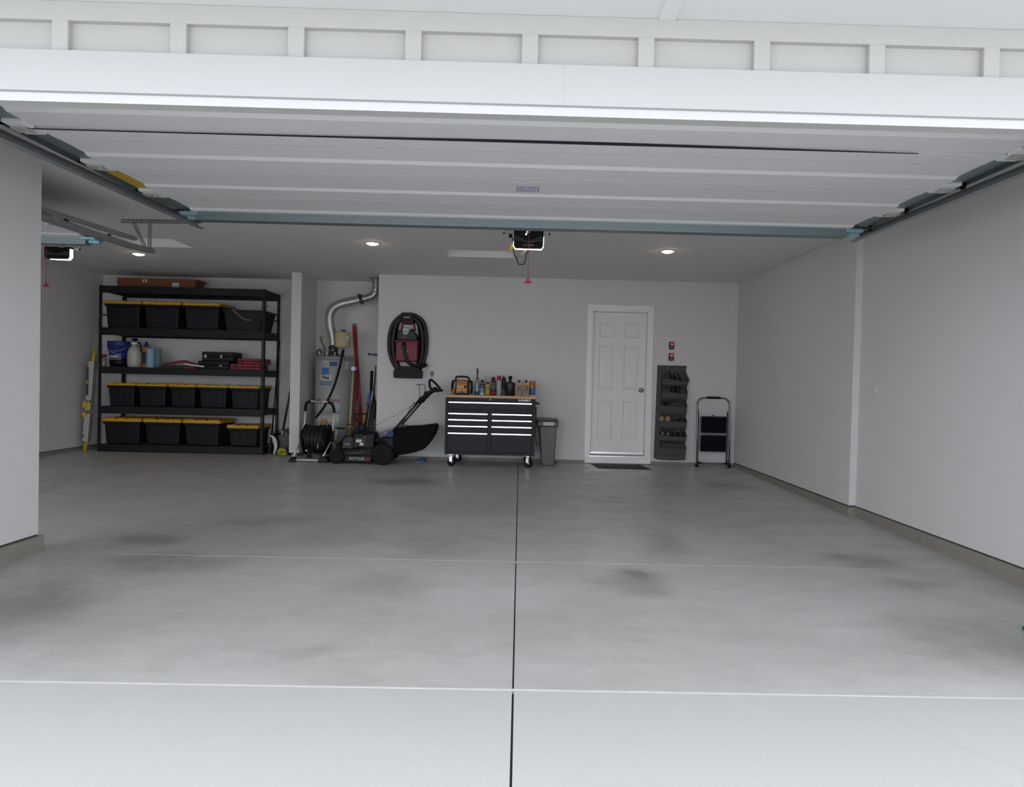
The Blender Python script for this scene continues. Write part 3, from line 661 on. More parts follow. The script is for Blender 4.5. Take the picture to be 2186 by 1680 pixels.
open_box(MB(), -4.22, -3.76, 9.90, 10.34, 1.767, -4.255, -3.71, 9.87, 10.38, 2.045).build('body', tote_m, t)
open_box(MB(), -4.27, -3.695, 9.855, 10.395, 2.04, -4.27, -3.695, 9.855, 10.395, 2.066, .02).build('rim', tote_m, t)
MB().tube(spline([(-4.13, 9.92, 2.075), (-4.12, 9.85, 2.062), (-4.06, 9.852, 2.01), (-3.99, 9.853, 1.955), (-3.95, 9.856, 1.93), (-3.87, 9.856, 1.925)], 5), .005, 6).build('rope', cream_m, t)
MB().tube([(-4.02, 10.30, 1.99), (-3.80, 10.36, 2.20)], .004, 5).build('wire', rubber_m, t)
# long carton on top
t = thing('long_carton', 'long flat brown cardboard carton lying on top of the black rack', 'box', (-5.28, 10.12, 2.362))
MB().frust(-5.855, -4.73, 10.0, 10.28, 2.362, -5.855, -4.73, 10.0, 10.28, 2.505).build('carton', ctn_m, t, bev=.003)
MB().box(-4.73, -4.70, 10.02, 10.28, 2.47, 2.503).build('end_flap', ctn_m, t, bev=.002)
MB().box(-5.485, -5.425, 9.997, 10.002, 2.445, 2.485).build('label', label_m, t)
MB().box(-5.465, -5.445, 9.9955, 9.9975, 2.455, 2.477).build('print', dark_text, t)
MB().box(-5.06, -4.965, 9.997, 10.002, 2.380, 2.447).build('label', label_m, t)
mb = MB()
for k in range(9): mb.box(-5.035 + k * .007, -5.0325 + k * .007, 9.9955, 9.9975, 2.388, 2.415)
mb.build('print', dark_text, t)

# --- things on the middle shelf
ZM = 1.213
t = thing('bucket', 'blue plastic bucket with a white house-shaped store logo on the rack', 'bucket', (-5.848, 10.02, ZM))
bc = (-5.840, 10.06)
MB().lathe([(.120, 0), (.122, .01), (.150, .30), (.158, .305), (.158, .325), (.152, .33), (.160, .345), (.160, .372), (.148, .372), (.114, .012), (0, .012)], (bc[0], bc[1], ZM), 'z', 32).build('pail', blue_m, t)
MB().lathe([(.1215, .01), (.1335, .12), (.134, .12), (.1222, .006)], (bc[0], bc[1], ZM), 'z', 32).build('dark_base', black_m, t, label='black lower band')
MB().tube([(bc[0] - .16 * math.cos(a), bc[1] - .16 * math.sin(a) * .95, ZM + .335 - .11 * math.sin(a)) for a in [PI * k / 16 for k in range(17)]], .003, 6).build('handle', alu_m, t)
R_ = .1455
def wl(name, pts, r, m, parent, cx, cy, R):
    mb = MB(); mb.tube([(cx + R * math.sin(a / R), cy - R * math.cos(a / R), z) for a, z in pts], r, 5); mb.build(name, m, parent)
def dens(pts, n=6):
    o = []
    for (a, b) in zip(pts, pts[1:]):
        for k in range(n): o.append((a[0] + (b[0] - a[0]) * k / n, a[1] + (b[1] - a[1]) * k / n))
    return o + [pts[-1]]
wl('logo_outline', dens([(-.105, ZM + .175), (-.08, ZM + .215), (-.045, ZM + .215), (.045, ZM + .18), (.085, ZM + .185), (.088, ZM + .105), (-.09, ZM + .105), (-.105, ZM + .14)]), .0022, white_text, t, bc[0], bc[1], R_)
text('logo_text', "LOWE'S", .062, (-.008, 0, ZM + .142), white_text, t, wrap=(bc[0], bc[1], R_), xscale=.74, bold=.0012)
wl('brand_mark', dens([(-.125, ZM + .150), (-.075, ZM + .150)]), .004, white_text, t, bc[0], bc[1], R_)
# red-lidded jar behind it
t = thing('jar', 'small clear jar with a dark red lid left of the blue bucket', 'jar', (-5.925, 9.885, ZM)); 
t.location = (-5.950, 9.865, ZM); WL[t.name] = Vector((-5.950, 9.865, ZM))
MB().lathe([(.028, 0), (.030, .01), (.030, .12), (.02, .14)], (-5.950, 9.865, ZM), 'z', 16).build('glass', mat('cloudy_glass', (.18, .18, .18), .2), t)
MB().lathe([(.034, .14), (.034, .175), (0, .175)], (-5.950, 9.865, ZM), 'z', 16).build('lid', redl_m, t)
# jug sprayer
t = thing('pump_sprayer', 'translucent white jug-shaped pump sprayer right of the blue bucket', 'sprayer', (-5.585, 10.0, ZM))
jc = (-5.590, 10.0, ZM)
MB().lathe([(.078, 0), (.092, .012), (.096, .08), (.096, .20), (.088, .245), (.06, .29), (.036, .305), (.034, .325)], jc, 'z', 28).build('tank', mat('milky_plastic', (.42, .42, .38), .35), t)
MB().lathe([(.046, .325), (.050, .335), (.048, .365), (.030, .372)], jc, 'z', 20).build('cap', whitep_m, t)
MB().lathe([(.02, .372), (.02, .38), (.038, .385), (.040, .41), (.02, .418), (0, .418)], jc, 'z', 16).build('pump_knob', black_m, t)
MB().tube(spline([(jc[0] + .03, jc[1], ZM + .34), (jc[0] + .07, jc[1] - .01, ZM + .36), (jc[0] + .09, jc[1], ZM + .30), (jc[0] + .088, jc[1], ZM + .2)], 5), .009, 8).build('grip', rubber_m, t)
# orange jug
t = thing('orange_bottle', 'flat orange bottle with a dark label and blue cap behind the blue towels', 'bottle', (-5.46, 10.08, ZM))
MB().prism(rrect(-5.515, -5.420, ZM, ZM + .30, .012), 'y', 10.05, 10.11).build('body', orange_m, t, bev=.004)
MB().box(-5.508, -5.43, 10.046, 10.05, ZM + .065, ZM + .225).build('label', dark_text, t)
MB().lathe([(.03, .30), (.028, .33), (.012, .375), (0, .378)], (-5.467, 10.08, ZM), 'z', 14).build('cap', blue_m, t)
t = thing('white_tube', 'thin white tube standing between the orange bottle and blue towels', 'bottle', (-5.392, 10.04, ZM))
MB().lathe([(.016, 0), (.018, .01), (.018, .19), (.008, .20), (.008, .225), (0, .225)], (-5.400, 10.04, ZM), 'z', 14).build('body', whitep_m, t)
MB().lathe([(.0184, .05), (.0184, .15)], (-5.400, 10.04, ZM), 'z', 14).build('label', label_m, t)
for (x, y, h, r, lab) in ((-5.308, 9.905, .272, .055, 'pale blue shop towel roll, the front one of two'), (-5.323, 10.10, .275, .050, 'pale blue shop towel roll, partly hidden behind the front one')):
    t = thing('towel_roll', lab, 'paper roll', (x, y, ZM), 'blue shop towel rolls')
    MB().lathe([(r - .002, 0), (r, .003), (r, h - .003), (r - .002, h), (.02, h), (.02, h - .02), (0, h - .02)], (x, y, ZM), 'z', 24).build('roll', mat('blue_towel', (.22, .38, .48), .9, bump=.2), t)
    MB().lathe([(.021, h - .018), (.021, h + .001), (.018, h + .001), (.018, h - .018)], (x, y, ZM), 'z', 16).build('core', ctn_m, t)
# flat black bag with red hose, white stick
t = thing('tool_pouch', 'flat black pouch with a dark red strap lying mid-shelf on the rack', 'pouch', (-4.95, 10.0, ZM))
MB().prism([(-5.15, ZM), (-4.65, ZM), (-4.67, ZM + .022), (-4.9, ZM + .045), (-5.1, ZM + .045), (-5.15, ZM + .05)], 'y', 9.90, 10.16).build('pouch', fabricd_m, t, bev=.006)
MB().tube(spline([(-5.18, 9.98, ZM + .045), (-5.05, 9.97, ZM + .075), (-4.92, 9.97, ZM + .105), (-4.84, 9.97, ZM + .108), (-4.75, 9.97, ZM + .085), (-4.66, 9.96, ZM + .06)], 5), .010, 8).build('strap', redl_m, t)
MB().tube(spline([(-5.06, 10.02, ZM + .06), (-4.92, 10.02, ZM + .088), (-4.84, 10.02, ZM + .09), (-4.76, 10.02, ZM + .07)], 5), .009, 8).build('strap', redl_m, t)
t = thing('white_stick', 'short off-white stick lying in front of the black pouch on the rack', 'stick', (-4.67, 9.87, ZM + .03))
MB().tube([(-4.815, 9.88, ZM + .062), (-4.53, 9.88, ZM + .030)], .011, 10).build('rod', cream_m if False else mat('ivory', (.80, .75, .65), .5), t)
MB().box(-4.80, -4.66, 9.86, 9.895, ZM, ZM + .02).build('red_base', redl_m, t)
def case(name, x0, x1, y0, y1, z0, z1, m, lab, grp, latches, lm):
    t = thing(name, lab, 'tool case', ((x0 + x1) / 2, y0, z0), grp); zm = (z0 + z1) / 2
    MB().box(x0, x1, y0, y1, z0, zm - .002).build('lower_shell', m, t, bev=.010, seg=2)
    MB().box(x0, x1, y0, y1, zm + .002, z1).build('upper_shell', m, t, bev=.010, seg=2)
    MB().box(x0 + .008, x1 - .008, y0 + .006, y1 - .006, zm - .004, zm + .004).build('seam', rubber_m, t)
    xc = (x0 + x1) / 2
    MB().tube([(xc - .05, y0 - .002, zm), (xc - .05, y0 - .022, zm), (xc + .05, y0 - .022, zm), (xc + .05, y0 - .002, zm)], .006, 6).build('handle', rubber_m if m is not red_m else m, t)
    for f in latches:
        xx = x0 + (x1 - x0) * f; MB().box(xx - .016, xx + .016, y0 - .006, y0 + .002, zm - .022, zm + .022).build('latch', lm, t, bev=.002)
    return t
c1 = case('tool_case', -4.640, -4.20, 9.92, 10.25, ZM, 1.328, black_m, 'black plastic tool case with small silver logo, lower of two black cases', 'tool cases on the rack', (.12,), black_m)
MB().box(-4.332, -4.292, 9.913, 9.921, 1.268, 1.276).box(-4.322, -4.314, 9.913, 9.921, 1.248, 1.268).box(-4.308, -4.290, 9.913, 9.921, 1.250, 1.260).build('logo', silver_text, c1)
case('tool_case', -4.60, -4.15, 9.95, 10.28, 1.330, 1.462, black_m, 'black tool case with two silver latches, stacked on another black case', 'tool cases on the rack', (.12, .62), mat('silver_latch', (.5, .5, .45), .4))
case('tool_case', -4.175, -3.735, 9.90, 10.20, ZM, 1.294, red_m, 'red plastic tool case, lower of two red cases', 'tool cases on the rack', (.2, .8), black_m)
case('tool_case', -4.085, -3.70, 9.95, 10.22, 1.296, 1.374, red_m, 'red plastic tool case, stacked on the other red case', 'tool cases on the rack', (.18, .82), black_m)

# ================================================================== left of the rack: folding ladder
t = thing('folding_ladder', 'folded aluminium multi-position ladder with yellow joints leaning beside the black rack', 'ladder', (-6.17, 9.85, 0))
def LP(f, y): return Vector((-6.130 + .098 * f - (.075 if y > 9.85 else 0), y, 1.46 * f))
for (y, mname) in ((9.78, 'rail'), (9.93, 'rail')):
    mb = MB()
    for (f0, f1) in ((.10, .37), (.40, .47), (.50, .88)):
        a, b = LP(f0, y), LP(f1, y); mb.hexa([a + Vector((-.010, -.03, 0)), a + Vector((.022, -.03, 0)), a + Vector((.022, .03, 0)), a + Vector((-.010, .03, 0))], [b + Vector((-.010, -.03, 0)), b + Vector((.022, -.03, 0)), b + Vector((.022, .03, 0)), b + Vector((-.010, .03, 0))])
        a2, b2 = a + Vector((-.042, 0, 0)), b + Vector((-.042, 0, 0)); mb.hexa([a2 + Vector((-.014, -.025, 0)), a2 + Vector((.026, -.025, 0)), a2 + Vector((.026, .025, 0)), a2 + Vector((-.014, .025, 0))], [b2 + Vector((-.014, -.025, 0)), b2 + Vector((.026, -.025, 0)), b2 + Vector((.026, .025, 0)), b2 + Vector((-.014, .025, 0))])
    mb.build('rail', alu_m, t, bev=.003)
    a = LP(0, y); b = LP(.10, y); m_ = LP(.055, y)
    MB().tube([a + Vector((-.022, 0, 0)), a + Vector((-.020, 0, .08)), b + Vector((-.004, 0, 0)), b + Vector((.008, 0, .05))], [.019, .020, .019, .014], 8).build('foot', yellow_m, t)
    a = LP(.87, y); b = LP(1, y)
    MB().tube([a, LP(.90, y) + Vector((-.004, 0, 0)), LP(.96, y), b], [.016, .023, .020, .010], 8).build('end_cap', yellow_m, t)
    ox = LP(0, y).x + 6.205 - .02
    MB().frust(ox - 6.235, ox - 6.165, y - .04, y + .03, .62, ox - 6.225, ox - 6.185, y - .03, y + .02, .72).box(ox - 6.165, ox - 6.125, y - .035, y + .03, .59, .70).build('hinge', yellow_m, t, bev=.006)
    MB().frust(ox - 6.225, ox - 6.195, y - .03, y + .02, .475, ox - 6.235, ox - 6.170, y - .04, y + .03, .535).frust(ox - 6.235, ox - 6.170, y - .04, y + .03, .535, ox - 6.232, ox - 6.20, y - .03, y + .03, .565).build('hinge_lock', yellow_m, t, bev=.006)
for k in range(1, 6):
    q = LP(k / 6.2, 9.78) + Vector((-.045, 0, 0)); MB().box(q.x - .016, q.x + .016, 9.80, 9.92, q.z - .014, q.z + .014).build('rung', alu_m, t, bev=.004)
a = LP(.70, 9.745); MB().box(a.x - .058, a.x - .034, 9.744, 9.752, .80, 1.20).build('label_strip', dark_text, t)
MB().box(a.x - .055, a.x - .037, 9.738, 9.744, .96, 1.02).build('print', yellow_m, t)
MB().box(-6.175, -6.149, 9.745, 9.752, .205, .245).build('warning_label', mat('dull_red', (.22, .08, .05), .6), t)

# ================================================================== right of the rack: shovel, poles, bundle
t = thing('snow_shovel', 'dark plastic snow shovel with a pale front edge standing beside the rack', 'shovel', (-3.50, 10.0, .002))
pf = [(-3.600, .285), (-3.545, .270), (-3.505, .225), (-3.487, .155), (-3.492, .085), (-3.520, .012)]
pf = [(p.x, p.z) for p in spline([(a, 0, b) for a, b in pf], 4)]
def shell(mb, pts, y0, y1, th, mir=1):
    n = len(pts); vs = []
    for y in (y0, y1):
        for (a, b) in pts: vs.append((a, y, b))
        for (a, b) in pts: vs.append((a + th, y, b + th * .3))
    fs = []
    for i in range(n - 1):
        fs += [(i, i + 1, 2 * n + i + 1, 2 * n + i), (n + i, 3 * n + i, 3 * n + i + 1, n + i + 1), (i, n + i, n + i + 1, i + 1), (2 * n + i, 2 * n + i + 1, 3 * n + i + 1, 3 * n + i)]
    fs += [(0, 2 * n, 3 * n, n), (n - 1, 2 * n - 1, 4 * n - 1, 3 * n - 1)]
    mb.add(vs, fs, False); return mb
blade = shell(MB(), pf, 9.90, 10.36, .012).build('blade', mat('dark_grey_plastic', (.03, .03, .032), .45), t)
# pale crescent wear strip at the front
n = len(pf); mb = MB(); vs = []
for i, (a, b) in enumerate(pf):
    w_ = .006 + .030 * math.sin(PI * min(1, (i + .5) / n)) ** .8
    vs += [(a + .012, 9.885, b), (a + .012 - w_ - .012, 9.885, b - .004), (a + .012, 9.899, b), (a + .012 - w_ - .012, 9.899, b - .004)]
fs = []
for i in range(n - 1):
    a = 4 * i; b = a + 4; fs += [(a, b, b + 1, a + 1), (a + 2, a + 3, b + 3, b + 2), (a, a + 2, b + 2, b), (a + 1, b + 1, b + 3, a + 3)]
fs += [(0, 1, 3, 2), (4 * n - 4, 4 * n - 2, 4 * n - 1, 4 * n - 3)]
mb.add(vs, fs); mb.build('wear_edge', mat('worn_metal', (.45, .45, .42), .5, .3), t)
bk_ = [(p.x, p.z) for p in spline([(-3.62, 0, .30), (-3.50, 0, .345), (-3.41, 0, .335), (-3.345, 0, .27), (-3.315, 0, .17), (-3.32, 0, .03)], 4)]
shell(MB(), bk_, 9.98, 10.36, .010).build('scoop_back', MATS['dark_grey_plastic'], t)
MB().add([(-3.487, 9.98, .012), (-3.487, 9.98, .27), (-3.41, 9.98, .33), (-3.345, 9.98, .27), (-3.32, 9.98, .17), (-3.325, 9.98, .012)], [(0, 1, 2, 3, 4, 5)]).build('scoop_side', MATS['dark_grey_plastic'], t)
MB().tube([(-3.435, 9.96, .26), (-3.425, 9.965, .36)], .017, 10).build('ferrule', steelpaint_m, t)
MB().tube([(-3.425, 9.965, .33), (-3.30, 10.12, 1.36)], .016, 10).build('shaft', mat('navy_shaft', (.014, .014, .03), .4), t)
t = thing('broom', 'black broom leaning against the right end of the rack', 'broom', (-3.63, 10.06, .0035))
MB().tube([(-3.628, 10.06, .10), (-3.58, 10.22, 1.66)], .011, 8).build('handle', black_m, t)
MB().frust(-3.650, -3.61, 10.0, 10.12, .0035, -3.645, -3.615, 10.03, 10.09, .14).build('bristles', fabricd_m, t)
t = thing('magenta_pole', 'thin magenta pole standing against the left side of the narrow divider wall', 'pole', (-3.285, 9.93, 0))
MB().tube([(-3.308, 9.93, .001), (-3.300, 9.93, .36)], .011, 8).build('shaft', mat('magenta', (.16, .02, .10), .5), t)
MB().lathe([(.012, 0), (.012, .03), (.006, .035)], (-3.308, 9.93, .001), 'z', 10).build('tip', rubber_m, t)
t = thing('yellow_glove', 'crumpled yellow work glove on the floor between the shovel and divider wall', 'glove', (-3.37, 9.86, .0))
mb = MB(); rs = random.Random(3)
prof = [(.0, .002), (.040, .002), (.062, .03), (.058, .07), (.040, .095), (.015, .105), (0, .106)]
mb.lathe(prof, (-3.385, 9.84, 0), 'z', 14, sx=1.15, sy=.8)
mb.v = [v + Vector(((rs.random() - .5) * .014, (rs.random() - .5) * .012, (rs.random() - .5) * .010 if v.z > .01 else 0)) for v in mb.v]
gy = mat('yellow_rubber', (.36, .32, .04), .6)
mb.build('palm', gy, t)
for k, (dx, dz) in enumerate(((-.01, .02), (.02, .015), (.045, .02), (.06, .045))):
    MB().tube([(-3.385 + dx, 9.80, .055 + dz * .3), (-3.375 + dx, 9.765, .03 + dz * .2), (-3.365 + dx, 9.745, .014)], [.014, .014, .010], 7).build('finger', gy, t)
MB().tube(spline([(-3.43, 9.84, .10), (-3.37, 9.83, .118), (-3.30, 9.82, .125)], 4), .008, 6).build('cuff', mat('green_cuff', (.05, .10, .07), .7), t)

# ================================================================== alcove: water heater and vent
TX, TY, TR = -2.735, 10.165, .283
wh = thing('water_heater', 'grey cylindrical tank water heater with safety stickers standing in the alcove', 'water heater', (TX, TY, 0))
MB().lathe([(TR - .02, 0), (TR, .02), (TR, 1.395), (TR - .004, 1.40)], (TX, TY, 0), 'z', 48).build('tank', heater_m, wh)
MB().lathe([(TR + .004, 1.385), (TR + .004, 1.425), (TR - .008, 1.435), (0, 1.440)], (TX, TY, 0), 'z', 48).build('top_cap', mat('heater_cap', (.24, .245, .23), .4), wh)
MB().lathe([(TR + .002, .02), (TR + .002, .06)], (TX, TY, 0), 'z', 48).build('base_ring', steelpaint_m, wh)
R1 = TR + .0015
def patch(nm, m, a0, a1, z0, z1, R=R1, par=wh): return wrapped_patch(nm, m, par, TX, TY, R, a0, a1, z0, z1)
stw = mat('sticker_white', (.46, .46, .45), .6); stb = mat('sticker_sky_blue', (.05, .22, .50), .5); stn = mat('sticker_blue', (.03, .09, .28), .5)
patch('sticker', stw, -.115, -.015, 1.27, 1.375); patch('sticker_blue', stb, -.125, -.015, 1.175, 1.268); patch('sticker_dark_blue', stn, -.010, .100, 1.30, 1.355)
patch('print', dark_text, -.108, -.026, 1.322, 1.330, R1 + .001); patch('print', red_text, -.10, -.04, 1.300, 1.303, R1 + .001); patch('print', red_text, -.09, -.045, 1.290, 1.293, R1 + .001)
for k in range(3): patch('print', stn, -.118 + k * .036, -.098 + k * .036, 1.205, 1.245, R1 + .001)
patch('sticker', stw, -.160, .028, 1.075, 1.172); patch('sticker_pale_blue', mat('sticker_haze', (.16, .22, .34), .6), -.160, .028, 1.020, 1.074)
patch('print', dark_text, -.12, -.01, 1.120, 1.134, R1 + .001); patch('print', dark_text, -.07, -.005, 1.108, 1.120, R1 + .001); patch('print', dark_text, -.135, -.06, 1.142, 1.152, R1 + .001); patch('print', stw, -.078, -.066, 1.112, 1.122, R1 + .0018)
patch('data_plate', stw, .210, .275, 1.245, 1.365)
patch('warning_sticker', stw, -.200, .150, .620, .812); patch('warning_border', red_text, -.200, -.142, .795, .812, R1 + .001); patch('warning_border', red_text, .010, .150, .800, .812, R1 + .001)
for (a, z0, z1) in ((-.202, .62, .812), (-.142, .62, .812), (.148, .625, .812)): patch('frame_line', dark_text, a, a + .003, z0, z1, R1 + .001)
patch('frame_line', dark_text, .01, .150, .622, .626, R1 + .001)
for (a, z, w_, h_, m_) in ((-.19, .772, .035, .006, red_text), (-.165, .745, .02, .018, dark_text), (.055, .765, .014, .026, dark_text), (.095, .768, .035, .010, red_text), (.118, .775, .010, .018, red_text)): patch('pictogram', m_, a, a + w_, z, z + h_, R1 + .001)
patch('notice', stw, -.205, .140, .415, .600); patch('notice_stripe', mat('sticker_orange', (.45, .17, .06), .6), -.205, .140, .400, .418)
for k in range(9): patch('print', red_text if k % 3 == 0 else silver_text, -.16 + .02 * (k % 2), .10 - .03 * (k % 3), .585 - k * .019, .588 - k * .019, R1 + .001)
for k in range(5):
    patch('print', silver_text, .025, .135 - .01 * (k % 2), .735 - k * .02, .738 - k * .02, R1 + .001); patch('print', silver_text, -.125, -.01 - .02 * (k % 2), .77 - k * .03, .773 - k * .03, R1 + .001)
# draft hood, pipes
MB().lathe([(.095, 1.455), (.095, 1.47), (.068, 1.475), (.064, 1.56), (.070, 1.565), (.070, 1.585), (.060, 1.59), (.060, 1.61)], (-2.755, 10.12, 0), 'z', 24).build('draft_hood', mat('hood_metal', (.09, .09, .09), .35, .8), wh)
for k in range(4):
    a = k * PI / 2 + .5; MB().box(-2.755 + .09 * math.cos(a) - .006, -2.755 + .09 * math.cos(a) + .006, 10.12 + .09 * math.sin(a) - .003, 10.12 + .09 * math.sin(a) + .003, 1.438, 1.50).build('hood_leg', steelpaint_m, wh)
MB().tube(spline([(-2.87, 10.05, 1.44), (-2.865, 10.04, 1.56), (-2.90, 10.04, 1.63), (-2.915, 10.04, 1.67)], 5), .012, 8).build('relief_pipe', mat('dull_pipe', (.12, .12, .12), .5, .5), wh)
MB().lathe([(.020, 1.67), (.024, 1.69), (.018, 1.72), (0, 1.725)], (-2.917, 10.04, 0), 'z', 10).build('valve', MATS['dull_pipe'], wh)
MB().lathe([(0, -.002), (.012, 0), (.012, .01)], (-2.908, 10.012, 1.69), 'y', 10).build('valve_cap', chrome_m, wh)
MB().tube(spline([(-2.98, 10.12, 1.44), (-2.985, 10.10, 1.50), (-2.95, 10.08, 1.535), (-2.91, 10.07, 1.50), (-2.90, 10.07, 1.445)], 5), .013, 8).build('teal_connector', mat('teal_pipe', (.02, .13, .11), .5), wh)
MB().box(-2.955, -2.925, 10.04, 10.07, 1.47, 1.50).build('brass_fitting', mat('brass', (.22, .20, .04), .4, .5), wh)
MB().tube([(-2.88, 10.02, 1.44), (-2.88, 10.02, 1.49)], .016, 8).build('grey_fitting', mat('lilac_fitting', (.25, .24, .32), .5), wh)
MB().tube([(-2.60, 10.10, 1.44), (-2.60, 10.02, 1.50), (-2.585, 9.97, 1.53), (-2.583, 9.96, 1.57)], .012, 8).build('copper_pipe', copper_m, wh)
et = wh
MB().lathe([(.02, 1.555), (.095, 1.568), (.110, 1.585), (.110, 1.665), (.113, 1.672), (.110, 1.679), (.110, 1.772), (.100, 1.788), (.04, 1.80), (.034, 1.80), (.034, 1.815), (0, 1.816)], (-2.583, 9.96, 0), 'z', 28).build('expansion_tank', cream_m, wh, label='cream expansion tank')
MB().lathe([(.034, 1.80), (.036, 1.812), (.02, 1.824), (0, 1.825)], (-2.575, 9.96, 0), 'z', 14).build('blue_cap', blue_m, wh)
wrapped_patch('label', label_m, wh, -2.583, 9.96, .1115, .075, .13, 1.66, 1.735)
# aluminium vent duct
vd = thing('vent_duct', 'corrugated aluminium flexible vent duct rising from the water heater to the ceiling', 'duct', (-2.6, 10.1, 1.6))
pth = spline([(-2.755, 10.12, 1.60), (-2.765, 10.12, 1.72), (-2.805, 10.12, 1.88), (-2.818, 10.12, 2.02), (-2.775, 10.11, 2.13), (-2.68, 10.10, 2.20), (-2.52, 10.10, 2.245), (-2.36, 10.10, 2.285), (-2.34, 10.10, 2.29)], 22)
dm = mat('foil_duct', (.62, .62, .58), .33, .9, var=.05)
MB().tube(pth, .06, 18, rf=lambda i: .069 if i % 3 == 0 else (.066 if i % 3 == 1 else .056), caps=False).build('flexible_hose', dm, vd)
MB().tube([(-2.375, 10.10, 2.281), (-2.335, 10.10, 2.291)], .071, 18).build('clamp', mat('dark_clamp', (.04, .04, .04), .5), vd)
MB().box(-2.40, -2.36, 10.04, 10.07, 2.33, 2.36).box(-2.34, -2.31, 10.04, 10.07, 2.21, 2.235).build('clamp_screw', MATS['dark_clamp'], vd, bev=.004)
el = spline([(-2.36, 10.10, 2.286), (-2.26, 10.10, 2.312), (-2.19, 10.10, 2.345), (-2.152, 10.10, 2.40), (-2.145, 10.10, 2.47), (-2.143, 10.10, ZC - .006)], 5)
MB().tube(el, .056, 18, rf=lambda i: .060 if i in (8, 14, 18) else .056).build('rigid_elbow', mat('duct_steel', (.42, .42, .42), .33, .9, var=.08), vd)
MB().lathe([(.06, ZC - .012), (.11, ZC - .006), (.112, ZC)], (-2.143, 10.10, 0), 'z', 24).build('ceiling_collar', MATS['duct_steel'], vd)
# black hose from the expansion tank down to the reel
t = thing('black_hose', 'thick black hose hanging diagonally across the water heater down to the hose reel', 'hose', (-2.6, 9.85, 1.5))
MB().tube(spline([(-2.560, 9.93, 1.53), (-2.557, 9.86, 1.46), (-2.590, 9.83, 1.25), (-2.66, 9.80, .98), (-2.76, 9.72, .72), (-2.85, 9.62, .56)], 8), [.014] * 2 + [.020] * 8 + [.016] * 31, 10).build('hose', rubber_m, t)
# poles and boards in the corner of the alcove
t = thing('red_level', 'long red box-section level leaning in the alcove corner with a grey end cap', 'level', (-2.45, 10.2, 0))
def lean(mb, x0, z0, x1, z1, w, y0, y1, th, taper=1.0):
    mb.hexa([(x0 - w / 2, y0, z0), (x0 + w / 2, y0, z0), (x0 + w / 2, y0 + th, z0), (x0 - w / 2, y0 + th, z0)], [(x1 - w / 2 * taper, y1, z1), (x1 + w / 2 * taper, y1, z1), (x1 + w / 2 * taper, y1 + th, z1), (x1 - w / 2 * taper, y1 + th, z1)]); return mb
lean(MB(), -2.285, .002, -2.530, 1.93, .058, 10.05, 10.41, .03).build('beam', redl_m, t, bev=.003)
lean(MB(), -2.528, 1.915, -2.533, 1.955, .060, 10.405, 10.412, .034).build('end_cap', mat('grey_cap', (.15, .15, .14), .5), t, bev=.002)
lean(MB(), -2.425, 1.02, -2.435, 1.10, .03, 10.19, 10.205, .02).build('vial', mat('vial', (.05, .05, .05), .3), t)
t = thing('red_stake', 'dark red wooden lath leaning just left of the red level', 'board', (-2.40, 10.0, 0))
lean(MB(), -2.385, .002, -2.455, 1.28, .045, 9.98, 10.22, .02).build('lath', mat('dark_red', (.14, .01, .02), .6), t)
t = thing('brown_board', 'brown wooden board leaning behind the cream pole in the alcove', 'board', (-2.36, 10.0, 0))
lean(MB(), -2.350, .002, -2.385, .78, .05, 9.96, 10.10, .02).build('board', brownwood_m, t, bev=.002)
t = thing('orange_stake', 'orange stake with a yellow edge leaning right of the red level', 'board', (-2.27, 9.95, 0))
lean(MB(), -2.235, .002, -2.275, .68, .030, 9.93, 10.00, .018).build('stake', mat('stake_orange', (.38, .10, .02), .6), t)
lean(MB(), -2.214, .002, -2.254, .66, .012, 9.928, 9.998, .018).build('yellow_edge', yellow_m, t)
t = thing('broom_pole', 'cream broomstick with a metal end clip standing upright beside the water heater', 'pole', (-2.45, 9.80, 0))
MB().tube([(-2.425, 9.80, .20), (-2.405, 9.90, 1.245)], .0155, 10).build('shaft', mat('cream_paint', (.42, .37, .22), .5), t)
MB().tube([(-2.4255, 9.80, .46), (-2.425, 9.801, .475)], .017, 10).build('band', black_m, t)
MB().box(-2.435, -2.375, 9.88, 9.93, 1.235, 1.30).build('metal_clip', steelpaint_m, t, bev=.006); MB().tube([(-2.365, 9.88, 1.24), (-2.365, 9.88, 1.29)], .008, 8).build('pin', chrome_m, t)
MB().tube([(-2.425, 9.80, .20), (-2.43, 9.79, .0)], .013, 8).build('lower_end', mat('cream_paint', (.42, .37, .22), .5), t)
t = thing('yellow_rope', 'small yellow coil of rope hanging low beside the cream pole', 'rope', (-2.38, 9.78, .2))
MB().tube([(-2.385 + .028 * math.cos(a), 9.79, .35 + .09 * math.sin(a)) for a in [2 * PI * k / 18 for k in range(18)]], .008, 6, closed=True).build('coil', mat('dull_yellow', (.25, .17, .02), .7), t)
MB().tube([(-2.375 + .022 * math.cos(a), 9.80, .32 + .08 * math.sin(a)) for a in [2 * PI * k / 18 for k in range(18)]], .008, 6, closed=True).build('coil', mat('dull_yellow', (.25, .17, .02), .7), t)
MB().tube(spline([(-2.39, 9.79, .26), (-2.385, 9.80, .13), (-2.38, 9.81, .0)], 4), .007, 6).build('tail', yellow_m, t)
